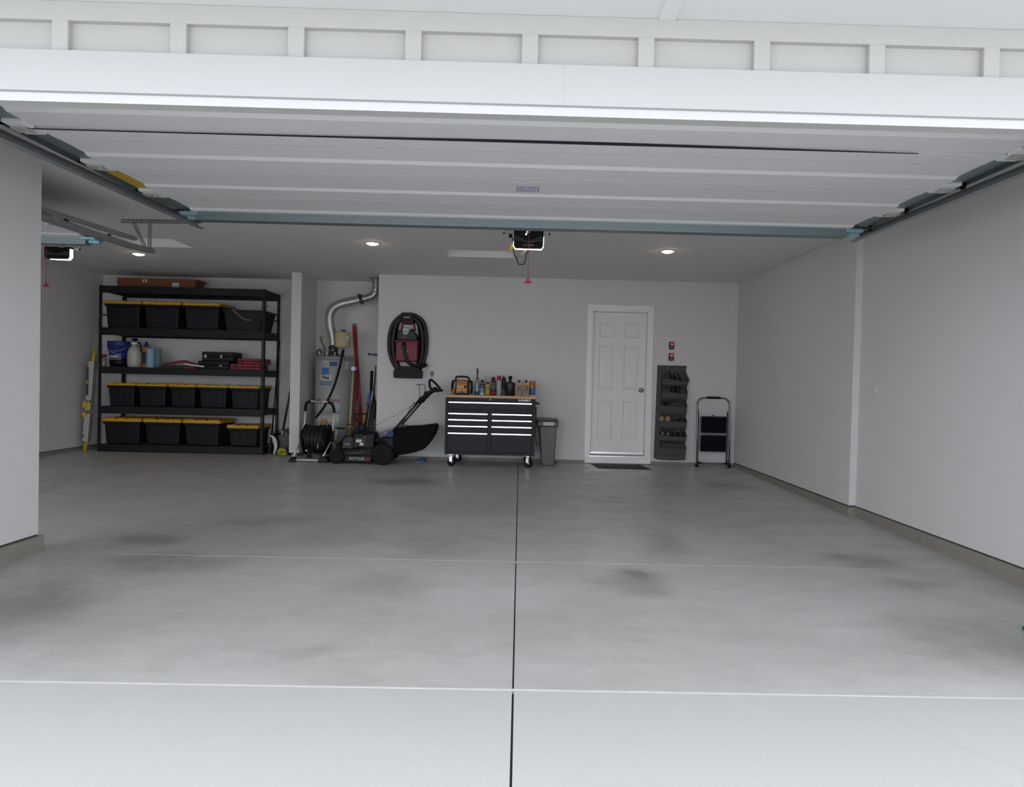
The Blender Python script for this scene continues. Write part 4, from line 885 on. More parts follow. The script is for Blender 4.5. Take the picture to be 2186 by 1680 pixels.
# string trimmer
t = thing('string_trimmer', 'black string trimmer with blue fittings and a D-shaped handle standing in the alcove', 'trimmer', (-2.16, 9.80, 0))
MB().tube([(-2.125, 9.84, 1.24), (-2.130, 9.84, .96)], .022, 10).build('grip', rubber_m, t)
MB().tube([(-2.130, 9.84, .96), (-2.150, 9.82, .80), (-2.235, 9.79, .20)], .013, 8).build('shaft', black_m, t)
MB().frust(-2.185, -2.140, 9.79, 9.83, .76, -2.165, -2.125, 9.80, 9.84, .92).frust(-2.20, -2.16, 9.79, 9.83, .74, -2.18, -2.15, 9.80, 9.83, .80).build('blue_coupler', blue_m, t, bev=.006)
MB().tube(spline([(-2.185, 9.79, .62), (-2.27, 9.77, .625), (-2.335, 9.76, .61), (-2.33, 9.76, .56), (-2.28, 9.76, .51), (-2.215, 9.78, .47)], 5), .012, 8).build('handle', black_m, t)
MB().lathe([(.02, .46), (.045, .42), (.058, .34), (.05, .26), (.02, .22)], (-2.238, 9.795, 0), 'z', 14, sx=.9, sy=.7).build('motor_head', blue_m, t)
t = thing('blower_tube', 'black leaf blower tube standing at the right edge of the alcove', 'blower', (-2.08, 9.86, 0))
MB().tube([(-2.085, 9.85, .80), (-2.135, 9.82, .25), (-2.15, 9.81, .0)], [.042, .058, .06], 14).build('nozzle', mat('matte_black', (.02, .02, .022), .55), t)
MB().tube([(-2.073, 9.86, 1.32), (-2.095, 9.855, .92), (-2.09, 9.85, .78)], [.006, .012, .03], 8).build('shaft', black_m, t)
MB().tube([(-2.055, 9.77, .55), (-2.075, 9.77, .40)], .007, 6).build('teal_cord', mat('teal_cord', (.06, .22, .19), .5), t)
t = thing('blue_clamp', 'blue clamp with a dark tip hanging on the alcove side wall', 'clamp', (-2.05, 9.85, 1.46))
MB().prism([(-2.155, 1.468), (-2.10, 1.455), (-2.022, 1.448), (-2.022, 1.492), (-2.10, 1.487), (-2.15, 1.484)], 'y', 9.83, 9.86).build('jaw', blue_m, t, bev=.005)
MB().lathe([(.010, -.03), (.014, -.01), (.012, .01), (.004, .015)], (-2.160, 9.845, 1.477), 'x', 10).build('tip', black_m, t)

# ================================================================== hose reel
hr = thing('hose_reel', 'free-standing garden hose reel with black hose and aluminium frame beside the mower', 'hose reel', (-2.75, 9.35, 0))
zr = -.003
xl, xr = -2.935, -2.545
MB().tube(spline([(xl + .0, 9.42, .66), (xl + .004, 9.42, .72), (xl + .022, 9.42, .775), (xl + .075, 9.42, .80)], 5), .020, 12).build('grip', rubber_m, hr)
MB().tube(spline([(xr + .004, 9.42, .645), (xr, 9.42, .70), (xr - .025, 9.42, .765), (xr - .080, 9.42, .795)], 5), .020, 12).build('grip', rubber_m, hr)
MB().tube([(xl + .07, 9.42, .800), (xr - .075, 9.42, .795)], .0115, 10).build('handle_bar', mat('bright_alu', (.72, .72, .72), .35, .25, var=.04), hr)
MB().tube([(-2.80, 9.42, .799), (-2.70, 9.42, .797)], .0125, 10).build('bar_label', mat('dull_sleeve', (.28, .27, .30), .5), hr)
MB().tube([(xl, 9.42, .665), (xl + .003, 9.40, .50), (xl - .012, 9.38, .41), (xl - .02, 9.36, .33)], .0115, 10).build('upright', mat('bright_alu', (.72, .72, .72), .35, .25, var=.04), hr)
MB().tube([(xr + .004, 9.42, .645), (xr, 9.38, .355)], .0115, 10).build('upright', mat('bright_alu', (.72, .72, .72), .35, .25, var=.04), hr)
for (xx, sgn) in ((xl, -1), (xr, 1)):
    MB().tube([(xx + (-.018 if sgn < 0 else -.004), 9.37, .40), (xx + (-.02 if sgn < 0 else -.005), 9.35, .25)], .022, 10).build('hub_bracket', black_m, hr)
    MB().tube([(xx - .022 if sgn < 0 else xx - .008, 9.35, .27), (xx - .075 if sgn < 0 else xx - .072, 9.17, .055)], .0125, 10).build('front_leg', alu_m, hr)
    MB().tube([(xx - .015 if sgn < 0 else xx - .005, 9.36, .27), (xx - .01 if sgn < 0 else xx, 9.64, .05)], .0125, 10).build('rear_leg', alu_m, hr)
MB().frust(-3.06, -2.965, 9.11, 9.22, zr, -3.03, -2.975, 9.13, 9.21, .06).build('foot', black_m, hr, bev=.012, seg=2)
MB().frust(-2.665, -2.52, 9.10, 9.24, zr, -2.64, -2.55, 9.12, 9.22, .075).build('foot', black_m, hr, bev=.014, seg=2)
MB().frust(-2.98, -2.91, 9.60, 9.68, -.001, -2.965, -2.925, 9.62, 9.67, .06).frust(-2.58, -2.51, 9.60, 9.68, -.001, -2.565, -2.525, 9.62, 9.67, .06).build('rear_foot', black_m, hr)
MB().tube([(-2.978, 9.155, .022), (-2.66, 9.155, .020)], .0115, 10).build('front_bar', mat('bright_alu', (.72, .72, .72), .35, .25, var=.04), hr)
RC = (9.38, .285)
for x in (-2.905, -2.60):
    MB().lathe([(.03, -.006), (.20, -.006), (.208, 0), (.20, .006), (.03, .006)], (x, RC[0], RC[1]), 'x', 36).build('flange', rubber_m, hr)
hp = []; turns = 11; N = 22
for k in range(turns * N + 1):
    a = 2 * PI * k / N; x = -2.888 + .27 * (k / (turns * N)); r = .178 + .006 * math.sin(k * .13) + .004 * math.sin(k * .41); hp.append((x, RC[0] - r * math.cos(a), RC[1] + r * math.sin(a)))
MB().tube(hp, .0125, 6).build('wound_hose', mat('hose_black', (.010, .010, .011), .5), hr)
MB().lathe([(.165, 0), (.165, .28)], (-2.893, RC[0], RC[1]), 'x', 28).build('drum', rubber_m, hr)
MB().tube(spline([(-2.86, 9.32, .47), (-2.83, 9.30, .515), (-2.76, 9.29, .528), (-2.68, 9.29, .525), (-2.62, 9.30, .505), (-2.585, 9.32, .45)], 5), .005, 6).build('hose_guard', mat('guard_wire', (.10, .10, .09), .5), hr)
MB().tube(spline([(-2.60, 9.27, .12), (-2.66, 9.24, .10), (-2.76, 9.20, .125), (-2.85, 9.19, .145)], 5), .008, 8).build('hose_tail', rubber_m, hr)
MB().tube([(-2.850, 9.19, .148), (-2.825, 9.19, .140)], .012, 8).build('silver_nozzle', mat('bright_alu', (.72, .72, .72), .35, .25, var=.04), hr)
for k in range(4): MB().lathe([(.010, -.008), (.013, 0), (.010, .008)], (-2.682, 9.17, .235 - .024 * k), 'z', 10).build('brass_coupling', mat('pale_brass', (.42, .42, .20), .35, .4) if k < 3 else rubber_m, hr)
MB().tube([(-2.54, 9.38, .285), (-2.50, 9.38, .29), (-2.495, 9.38, .295)], .009, 8).build('axle', chrome_m, hr)
MB().tube([(-2.497, 9.37, .29), (-2.492, 9.37, .435)], .0105, 8).build('crank_arm', alu_m, hr)
MB().tube([(-2.490, 9.37, .438), (-2.38, 9.37, .437)], .0115, 10).build('crank_handle', rubber_m, hr)
t = thing('orange_pouch', 'small orange rubber pad resting on top of the hose reel drum', 'pad', (-2.7, 9.45, .47))
MB().frust(-2.755, -2.66, 9.50, 9.56, .470, -2.745, -2.670, 9.50, 9.55, .545).build('pad', mat('amber', (.42, .17, .02), .5), t, bev=.01)

# ================================================================== lawn mower
lm = thing('lawn_mower', 'black push lawn mower with a rear grass bag standing under the wall vacuum', 'lawn mower', (-1.9, 9.3, fz(9.1)))
zg = fz(9.1)
def wheel(x, y, r, w, par):
    mb = MB(); mb.lathe([(r * .52, -w * .5), (r * .86, -w * .5), (r, -w * .38), (r, w * .38), (r * .86, w * .5), (r * .52, w * .5)], (x, y, zg + r), 'y', 28)
    tw = mb.build('wheel', rubber_m, par)
    mb = MB().lathe([(0, -w * .46), (r * .2, -w * .46), (r * .22, -w * .34), (r * .53, -w * .30), (r * .53, w * .3), (0, w * .3)], (x, y, zg + r), 'y', 24)
    mb.build('hub', mat('hub_plastic', (.030, .030, .032), .4), tw)
    for k in range(5):
        a = 2 * PI * k / 5 + .3; MB().lathe([(0, 0), (r * .12, .002)], (x + r * .36 * math.cos(a), y - w * .33, zg + r + r * .36 * math.sin(a)), 'y', 8).build('hub_hole', mat('hole_black', (.004, .004, .004), .9), tw)
    return tw
wheel(-2.402, 9.06, .100, .045, lm); wheel(-2.402, 9.55, .100, .045, lm); wheel(-1.795, 9.04, .142, .05, lm); wheel(-1.795, 9.57, .142, .05, lm)
MB().prism([(-2.44, zg + .075), (-1.86, zg + .045), (-1.70, zg + .08), (-1.66, zg + .20), (-1.80, zg + .235), (-2.0, zg + .215), (-2.30, zg + .19), (-2.46, zg + .15)], 'y', 9.08, 9.53).build('deck', blackm_m, lm, bev=.02, seg=2)
MB().prism([(-2.31, zg + .028), (-1.94, zg + .022), (-1.94, zg + .122), (-2.28, zg + .118)], 'y', 9.055, 9.09).build('side_skirt', black_m, lm, bev=.008)
MB().tube([(-2.27, 9.052, zg + .138), (-2.03, 9.050, zg + .160)], .0035, 6).build('deck_highlight', steelpaint_m, lm)
t1 = text('deck_lettering', 'RECYCLER', .050, (-2.135, 9.0525, zg + .072), mat('worn_white_print', (.36, .36, .36), .5), lm, xscale=.86, bold=.0015, shear=.2)
text('deck_lettering', 'SP', .050, (-1.995, 9.0525, zg + .066), red_text, lm, xscale=1.5, bold=.0015, shear=.3)
MB().box(-2.30, -1.97, 9.16, 9.46, zg + .18, zg + .27).build('engine_base', rubber_m, lm, bev=.02)
MB().lathe([(.16, .24), (.175, .27), (.178, .36), (.165, .415), (.12, .44), (0, .447)], (-2.08, 9.31, zg), 'z', 28).build('engine_shroud', black_m, lm)
MB().frust(-2.36, -2.20, 9.13, 9.24, zg + .19, -2.34, -2.21, 9.15, 9.24, zg + .36).build('air_filter', mat('gloss_black', (.006, .006, .007), .35, spec=.3), lm, bev=.012, seg=2)
MB().box(-2.325, -2.225, 9.128, 9.136, zg + .215, zg + .285).build('filter_cover', mat('dull_plate', (.022, .022, .026), .5), lm, bev=.003)
MB().box(-2.305, -2.288, 9.124, 9.130, zg + .252, zg + .262).box(-2.270, -2.250, 9.124, 9.130, zg + .250, zg + .260).build('print', white_text, lm)
MB().frust(-2.22, -1.93, 9.12, 9.22, zg + .20, -2.20, -1.92, 9.14, 9.22, zg + .405).build('engine_front', black_m, lm, bev=.02, seg=2)
MB().hexa([(-2.165, 9.123, zg + .285), (-2.088, 9.123, zg + .283), (-2.088, 9.127, zg + .283), (-2.165, 9.127, zg + .285)], [(-2.165, 9.132, zg + .322), (-2.088, 9.132, zg + .320), (-2.088, 9.136, zg + .320), (-2.165, 9.136, zg + .322)]).build('white_sticker', label_m, lm)
MB().box(-2.165, -2.088, 9.130, 9.134, zg + .318, zg + .335).build('teal_sticker', mat('teal_ink', (.02, .13, .15), .5), lm)
MB().box(-2.115, -2.062, 9.122, 9.127, zg + .243, zg + .278).build('white_sticker', label_m, lm)
MB().box(-2.095, -2.045, 9.134, 9.139, zg + .345, zg + .358).build('amber_print', mat('amber_print', (.50, .24, .04), .5), lm)
MB().lathe([(0, -.003), (.016, 0)], (-2.062, 9.132, zg + .308), 'y', 12).build('yellow_emblem', mat('yellow_print', (.40, .30, .04), .5), lm)
MB().tube(spline([(-2.36, 9.2, zg + .20), (-2.42, 9.2, zg + .24), (-2.36, 9.16, zg + .29), (-2.30, 9.16, zg + .36)], 4), .016, 8).build('intake_pipe', rubber_m, lm)
MB().lathe([(.03, .20), (.045, .21), (.045, .25), (.02, .27)], (-2.40, 9.2, zg), 'z', 12).build('fuel_cap', rubber_m, lm)
MB().frust(-1.90, -1.66, 9.10, 9.50, zg + .20, -1.84, -1.66, 9.12, 9.48, zg + .36).build('rear_door', blackm_m, lm, bev=.015)
for (x, z, r) in ((-1.86, .325, .036), (-1.80, .30, .030)): MB().lathe([(0, -.02), (r, -.02), (r, .02), (0, .02)], (x, 9.08, zg + z), 'y', 16).build('height_lever', rubber_m, lm)
MB().tube([(-1.86, 9.08, zg + .32), (-1.80, 9.08, zg + .24), (-1.78, 9.08, zg + .17)], .018, 8).build('lever_arm', rubber_m, lm)
MB().frust(-1.76, -1.66, 9.06, 9.12, zg + .37, -1.73, -1.655, 9.08, 9.12, zg + .45).build('blue_latch', blueb_m if False else blue_m, lm, bev=.012, seg=2)
MB().lathe([(0, -.004), (.009, 0)], (-1.722, 9.062, zg + .398), 'y', 10).build('latch_button', mat('pale_blue', (.35, .5, .75), .4), lm)
MB().lathe([(0, -.004), (.007, 0)], (-1.728, 9.07, zg + .325), 'y', 10).build('bolt', copper_m, lm)
# handle tubes near and far
for (y, dx) in ((9.10, 0), (9.50, .0)):
    MB().tube([(-1.685, y, zg + .43), (-1.33, y, zg + .855)], .0135, 10).build('handle_tube', mat('handle_black', (.015, .015, .016), .35), lm)
    MB().tube([(-1.35, y, zg + .83), (-1.295, y, zg + .90)], .024, 10).build('clamp_collar', black_m, lm)
MB().tube(spline([(-1.32, 9.10, zg + .87), (-1.24, 9.12, zg + .945), (-1.17, 9.14, zg + .99), (-1.08, 9.16, zg + .995)], 5), .020, 10).build('upper_handle', black_m, lm)
MB().tube(spline([(-1.32, 9.50, zg + .87), (-1.24, 9.48, zg + .945), (-1.17, 9.46, zg + .99), (-1.08, 9.44, zg + .995)], 5), .020, 10).build('upper_handle', black_m, lm)
MB().tube([(-1.075, 9.14, zg + .995), (-1.065, 9.30, zg + 1.0), (-1.075, 9.46, zg + .995)], .018, 10).build('cross_grip', rubber_m, lm)
MB().tube(spline([(-1.17, 9.14, zg + .99), (-1.20, 9.14, zg + 1.05), (-1.205, 9.14, zg + 1.12), (-1.18, 9.14, zg + 1.135), (-1.12, 9.14, zg + 1.085), (-1.06, 9.15, zg + 1.02)], 5), [.016] * 26, 9).build('drive_bail', rubber_m, lm)
MB().frust(-1.20, -1.08, 9.13, 9.17, zg + .975, -1.16, -1.10, 9.13, 9.17, zg + 1.04).build('bail_plate', rubber_m, lm, bev=.01)
MB().frust(-1.29, -1.21, 9.12, 9.24, zg + .90, -1.27, -1.23, 9.14, 9.22, zg + .985).build('control_box', black_m, lm, bev=.01)
MB().tube(spline([(-1.335, 9.11, zg + .86), (-1.335, 9.11, zg + 1.06), (-1.375, 9.11, zg + 1.062), (-1.335, 9.11, zg + 1.066), (-1.28, 9.12, zg + 1.075), (-1.262, 9.13, zg + 1.03), (-1.258, 9.13, zg + .98)], 6), .0045, 6).build('blade_bail', mat('wire_black', (.02, .02, .02), .4), lm)
MB().tube([(-1.345, 9.10, zg + .86), (-1.385, 9.10, zg + .81), (-1.41, 9.10, zg + .83)], .008, 8).build('start_handle', black_m, lm)
MB().tube(spline([(-1.385, 9.09, zg + .82), (-1.45, 9.09, zg + .76), (-1.52, 9.09, zg + .60), (-1.63, 9.09, zg + .50), (-1.78, 9.08, zg + .44), (-1.86, 9.07, zg + .38), (-1.88, 9.07, zg + .32)], 6), .0035, 6).build('control_cable', rubber_m, lm)
MB().tube(spline([(-1.42, 9.12, zg + .80), (-1.60, 9.12, zg + .68), (-1.80, 9.12, zg + .57), (-1.97, 9.14, zg + .48), (-2.04, 9.2, zg + .43)], 6), .0022, 6).build('pull_cord', mat('grey_cord', (.10, .10, .10), .7), lm)
# grass bag
bp = [(-1.70, zg + .12), (-1.55, zg + .125), (-1.38, zg + .165), (-1.28, zg + .20), (-1.20, zg + .29), (-1.135, zg + .40), (-1.105, zg + .50), (-1.112, zg + .535), (-1.135, zg + .545), (-1.32, zg + .515), (-1.60, zg + .495), (-1.70, zg + .46)]
MB().prism(bp, 'y', 9.13, 9.47).build('grass_bag', mat('bag_fabric', (.005, .005, .006), .9, bump=.4, bscale=25, spec=.2), lm, bev=.03, seg=3)
MB().frust(-1.66, -1.52, 9.14, 9.46, zg + .485, -1.60, -1.54, 9.18, 9.42, zg + .515).build('bag_flap', mat('grey_flap', (.12, .12, .12), .5), lm, bev=.005)
# things lying under the bag
t = thing('push_brush', 'pale stick with a blue brush head lying on the floor beneath the grass bag', 'brush', (-1.4, 9.6, 0))
MB().tube([(-1.62, 9.62, .020), (-1.38, 9.60, .022)], .011, 8).build('stick', mat('pale_wood', (.26, .24, .20), .7), t)
MB().frust(-1.39, -1.27, 9.42, 9.50, .0, -1.36, -1.29, 9.44, 9.50, .05).build('brush_head', blueb_m if False else mat('mid_blue', (.02, .05, .24), .5), t, bev=.012)
MB().box(-1.43, -1.30, 9.40, 9.44, -.003, .008).build('scraper', mat('slate_blue', (.12, .15, .22), .5), t)
MB().tube([(-1.315, 9.56, .03), (-1.27, 9.58, .05), (-1.25, 9.58, .03)], .012, 8).build('yellow_loop', mat('ochre', (.30, .20, .04), .6), t)

# ================================================================== wall vacuum
wv = thing('wall_vacuum', 'red and black wall-mounted shop vacuum wrapped in a black hose', 'vacuum', (-1.59, YB - .1, 1.14))
yw = YB
plt = [(-1.71, 1.26), (-1.45, 1.26), (-1.385, 1.42), (-1.375, 1.85), (-1.43, 2.0), (-1.53, 2.05), (-1.66, 2.05), (-1.76, 1.98), (-1.80, 1.85), (-1.795, 1.42)]
# backplate frame: two side rails, a top bow and a bottom bar
MB().tube(spline([(-1.72, yw - .03, 1.28), (-1.765, yw - .03, 1.45), (-1.775, yw - .03, 1.75), (-1.745, yw - .03, 1.93), (-1.66, yw - .03, 2.01), (-1.53, yw - .03, 2.01), (-1.44, yw - .03, 1.93), (-1.405, yw - .03, 1.75), (-1.41, yw - .03, 1.45), (-1.44, yw - .03, 1.28)], 5), .040, 10).build('wall_frame', black_m, wv)
MB().prism(rrect(-1.735, -1.425, 1.255, 1.315, .02), 'y', yw - .09, yw).build('lower_bar', black_m, wv)
MB().prism(rrect(-1.76, -1.375, 1.145, 1.262, .022), 'y', yw - .16, yw).build('accessory_tray', mat('tray_black', (.007, .007, .010), .6, spec=.3), wv, bev=.004)
MB().prism([(-1.67, 1.90), (-1.50, 1.90), (-1.49, 2.035), (-1.52, 2.06), (-1.67, 2.06), (-1.69, 2.035)], 'y', yw - .12, yw).build('top_hanger', black_m, wv, bev=.01)
MB().box(-1.640, -1.555, yw - .124, yw - .119, 1.984, 1.999).build('silver_nameplate', silver_text, wv)
MB().frust(-1.73, -1.432, yw - .20, yw - .02, 1.372, -1.735, -1.425, yw - .21, yw - .02, 1.660).build('dust_tank', mat('tank_red', (.15, .003, .012), .45), wv, bev=.02, seg=3)
MB().box(-1.745, -1.415, yw - .215, yw - .02, 1.648, 1.668).build('tank_rim', MATS['tank_red'], wv, bev=.005)
text('logo', 'CRAFTS', .030, (-1.610, yw - .2065, 1.520), silver_text, wv, xscale=.9) if False else MB().box(-1.648, -1.62, yw - .209, yw - .205, 1.508, 1.524).box(-1.574, -1.55, yw - .209, yw - .205, 1.508, 1.524).build('worn_lettering', silver_text, wv)
MB().prism([(-1.72, 1.668), (-1.435, 1.668), (-1.455, 1.76), (-1.50, 1.80), (-1.515, 1.845), (-1.535, 1.80), (-1.64, 1.79), (-1.68, 1.815), (-1.715, 1.80)], 'y', yw - .19, yw - .03).build('motor_head', mat('head_black', (.008, .012, .010), .5), wv, bev=.012)
MB().tube(spline([(-1.668, yw - .12, 1.80), (-1.655, yw - .12, 1.87), (-1.635, yw - .12, 1.915), (-1.57, yw - .12, 1.918), (-1.51, yw - .12, 1.912), (-1.492, yw - .12, 1.87), (-1.48, yw - .12, 1.80)], 4), .014, 8).build('carry_handle', MATS['tank_red'], wv)
MB().prism([(-1.630, 1.745), (-1.570, 1.745), (-1.540, 1.815), (-1.545, 1.835), (-1.625, 1.845), (-1.645, 1.81)], 'y', yw - .205, yw - .18).build('grey_badge', mat('badge_grey', (.28, .28, .27), .35, .3), wv, bev=.004)
MB().box(-1.615, -1.572, yw - .209, yw - .204, 1.815, 1.824).build('badge_print', white_text, wv)
MB().lathe([(0, -.003), (.008, 0)], (-1.602, yw - .206, 1.788), 'y', 10).build('badge_dot', redl_m, wv)
MB().box(-1.645, -1.575, yw - .196, yw - .19, 1.705, 1.722).build('red_switch', mat('switch_red', (.30, .02, .04), .4), wv, bev=.002)
ribbed = mat('ribbed_hose', (.010, .010, .014), .5)
def hose(pts, r): MB().tube(spline(pts, 8), r, 10, rf=lambda i: r if i % 2 else r * .93).build('hose_loop', ribbed, wv)
yh = yw - .05
hose([(-1.73, yh, 1.27), (-1.80, yh, 1.38), (-1.848, yh, 1.55), (-1.845, yh, 1.75), (-1.80, yh, 1.90), (-1.71, yh, 2.005), (-1.60, yh, 2.04), (-1.48, yh, 2.02), (-1.38, yh, 1.94), (-1.335, yh, 1.80), (-1.325, yh, 1.62), (-1.345, yh, 1.45), (-1.40, yh, 1.30), (-1.43, yh, 1.27)], .027)
hose([(-1.70, yh - .03, 1.29), (-1.76, yh - .03, 1.40), (-1.785, yh - .03, 1.58), (-1.78, yh - .03, 1.78), (-1.73, yh - .03, 1.93), (-1.64, yh - .03, 2.0), (-1.54, yh - .03, 2.0), (-1.43, yh - .03, 1.92), (-1.39, yh - .03, 1.78), (-1.378, yh - .03, 1.60), (-1.40, yh - .03, 1.40), (-1.46, yh - .03, 1.30)], .029)
MB().tube(spline([(-1.615, yw - .20, 1.62), (-1.615, yw - .235, 1.585), (-1.600, yw - .24, 1.50), (-1.575, yw - .23, 1.41), (-1.53, yw - .20, 1.345), (-1.45, yw - .15, 1.325), (-1.39, yw - .12, 1.345)], 7), [.032] * 3 + [.030] * 5 + [.024] * 35, 12).build('tank_hose', ribbed, wv)
MB().tube([(-1.42, yw - .12, 1.295), (-1.36, yw - .12, 1.315), (-1.305, yw - .12, 1.345)], [.022, .024, .028], 10).build('nozzle', black_m, wv)
t = thing('adhesive_hook', 'clear adhesive wall hook hanging under a purple oval tag beside the vacuum', 'hook', (-1.247, YB, 1.10))
MB().prism(rrect(-1.272, -1.222, 1.185, 1.250, .022), 'y', YB - .006, YB).build('oval_tag', mat('purple_card', (.06, .05, .22), .5), t)
MB().prism(rrect(-1.262, -1.232, 1.196, 1.232, .012), 'y', YB - .008, YB - .006).build('tag_print', mat('lilac_print', (.22, .22, .42), .5), t)
MB().prism(rrect(-1.264, -1.230, 1.155, 1.188, .008), 'y', YB - .004, YB).build('clear_base', mat('clear_plastic', (.48, .48, .47), .2), t)
MB().tube([(-1.247, YB - .004, 1.175), (-1.250, YB - .014, 1.135), (-1.240, YB - .020, 1.120), (-1.228, YB - .020, 1.130)], .0035, 6).build('hook', MATS['clear_plastic'], t)

# ================================================================== rolling tool chest
CX0, CX1, CY0, CY1 = -.978, .212, 9.05, 9.62
zc0 = -.008
tcst = thing('tool_chest', 'black rolling tool chest with nine drawers, silver pulls and a wood top', 'tool chest', ((CX0 + CX1) / 2, (CY0 + CY1) / 2, zc0))
MB().box(CX0 + .008, CX1 - .008, CY0 + .012, CY1, .150, .905).build('body', chest_m, tcst, bev=.004)
# front frame
MB().box(CX0, CX0 + .036, CY0, CY0 + .03, .150, .905).box(CX1 - .042, CX1, CY0, CY0 + .03, .150, .905).box(CX0 + .0362, CX1 - .0422, CY0 + .0002, CY0 + .03, .868, .905).box(CX0 + .0362, CX1 - .0422, CY0 + .0002, CY0 + .03, .150, .186).build('front_frame', chest_m, tcst, bev=.002)
MB().box(-.412, -.368, CY0 + .0002, CY0 + .03, .1865, .7218).box(CX0 + .0365, CX1 - .0425, CY0 + .0002, CY0 + .03, .722, .748).build('front_rail', chest_m, tcst, bev=.002)
MB().box(CX0 - .004, CX1 + .004, CY0 - .008, CY1 + .004, .906, .940).build('wood_top', wood_m, tcst, bev=.003)
def drawer(x0, x1, z0, z1):
    d = MB().box(x0, x1, CY0 - .002, CY0 + .02, z0, z1).build('drawer', chest_m, tcst, bev=.002)
    MB().prism([(CY0 - .002, z1 - .017), (CY0 - .016, z1 - .017), (CY0 - .020, z1 - .0155), (CY0 - .0190, z1 - .0015), (CY0 - .016, z1), (CY0 - .002, z1)], 'x', x0 + .002, x1 - .002).build('pull', mat('bright_pull', (.95, .95, .98), .22, .9, var=.01), d)
drawer(CX0 + .040, CX1 - .046, .756, .850)
for (x0, x1) in ((CX0 + .040, -.416), (-.364, CX1 - .046)):
    for (z0, z1) in ((.624, .701), (.540, .619), (.446, .535), (.190, .441)): drawer(x0, x1, z0, z1)
MB().lathe([(0, -.005), (.010, -.004), (.012, 0)], (-.388, CY0 - .001, .885), 'y', 16).build('lock', chrome_m, tcst)
text('brand_lettering', 'HUSKY', .036, (.079, CY0 - .0015, .884), white_text, tcst, xscale=1.12, bold=.0022, shear=.15, thick=.001)
MB().prism([(-.028, .884), (-.010, .892), (-.002, .902), (.004, .893), (.014, .888), (.006, .880), (.003, .868), (-.004, .874), (-.002, .882), (-.012, .884)], 'y', CY0 - .003, CY0 - .0005).build('brand_emblem', white_text, tcst)
def caster(x, y, twist):
    mb = MB().box(-.035, .035, -.035, .035, .142 - .0, .150).lathe([(.024, .118), (.028, .142)], (0, 0, 0), 'z', 14)
    mb.box(-.020, .020, -.030, -.024, .055, .125).box(-.020, .020, .024, .030, .055, .125).box(-.02, .02, -.03, .03, .112, .122)
    mb.xf(Matrix.Translation((x, y, 0)) @ Matrix.Rotation(twist, 4, 'Z')); cst = mb.build('caster', chrome_m, tcst, bev=.001)
    w = MB().lathe([(.030, -.017), (.052, -.017), (.0565, -.010), (.0565, .010), (.052, .017), (.030, .017)], (.012, 0, zc0 + .0565), 'y', 22).xf(Matrix.Translation((x, y, 0)) @ Matrix.Rotation(twist, 4, 'Z')); w.build('tyre', rubber_m, cst)
    w = MB().lathe([(0, -.019), (.012, -.020), (.014, -.016), (.034, -.017), (.036, -.014), (.036, .014), (.034, .017), (0, .019)], (.012, 0, zc0 + .0565), 'y', 20).xf(Matrix.Translation((x, y, 0)) @ Matrix.Rotation(twist, 4, 'Z')); w.build('wheel_disc', mat('wheel_silver', (.52, .52, .52), .35, .4), cst)
caster(-.900, 9.10, .1); caster(-.86, 9.56, .25); caster(.128, 9.10, -.35); caster(.12, 9.56, .3)
sh_ = MB().tube([(CX1, 9.14, .845), (CX1 + .04, 9.14, .845), (CX1 + .045, 9.16, .842), (CX1 + .045, 9.50, .842), (CX1, 9.50, .842)], .012, 8); sh_.build('side_handle', black_m, tcst)
MB().box(CX1, CX1 + .035, 9.12, 9.17, .835, .868).build('handle_mount', black_m, tcst, bev=.005)
mb = MB().box(CX1 - .002, CX1 + .014, 9.10, 9.14, .62, .80)
for k in range(5): mb.box(CX1 + .012, CX1 + .020, 9.105, 9.135, .64 + k * .032, .66 + k * .032)
mb.build('power_strip', black_m, tcst)
MB().tube(spline([(CX1 + .010, 9.12, .62), (CX1 + .004, 9.12, .50), (CX1 + .012, 9.13, .38), (CX1 + .030, 9.14, .295), (CX1 + .055, 9.20, .285)], 5), .0045, 6).build('power_cable', rubber_m, tcst)

# --- things on the chest (top at ZT)
ZT = .940
def can(name, x, y, r, h, body, cap, caph, capr, lab, cat, bands=(), grp='bottles and cans on the tool chest', shoulder=True, capz=None):
    t = thing(name, lab, cat, (x, y, ZT), grp)
    top = h - caph
    pr = [(r * .9, 0), (r, .004), (r, top - (.018 if shoulder else .004))] + ([(r * .8, top - .006), (capr * .9, top)] if shoulder else [(r, top)])
    MB().lathe(pr, (x, y, ZT), 'z', 20).build('body', body, t)
    MB().lathe([(capr, top - .002), (capr, h - .004), (capr * .92, h), (0, h)], (x, y, ZT), 'z', 16).build('cap', cap, t)
    for (z0, z1, m) in bands: MB().lathe([(r + .0006, z0), (r + .0006, z1)], (x, y, ZT), 'z', 20).build('label_band', m, t)
    return t
# jump starter
js = thing('jump_starter', 'orange and black portable jump starter with a carry handle on the chest top', 'jump starter', (-.775, 9.22, ZT))
MB().frust(-.872, -.678, 9.13, 9.33, ZT, -.862, -.688, 9.14, 9.32, ZT + .195).build('frame', mat('brown_black', (.03, .014, .008), .5), js, bev=.02, seg=2)
MB().frust(-.848, -.702, 9.115, 9.14, ZT + .022, -.842, -.708, 9.122, 9.15, ZT + .185).build('orange_face', mat('starter_orange', (.52, .19, .02), .45), js, bev=.008, seg=2)
MB().tube(spline([(-.858, 9.2, ZT + .17), (-.862, 9.2, ZT + .215), (-.848, 9.2, ZT + .238), (-.775, 9.2, ZT + .243), (-.704, 9.2, ZT + .236), (-.680, 9.2, ZT + .20), (-.682, 9.2, ZT + .16)], 5), .0125, 8).build('handle', black_m, js)
MB().box(-.835, -.742, 9.110, 9.118, ZT + .092, ZT + .120).build('display', mat('pale_display', (.38, .32, .15), .4), js, bev=.002)
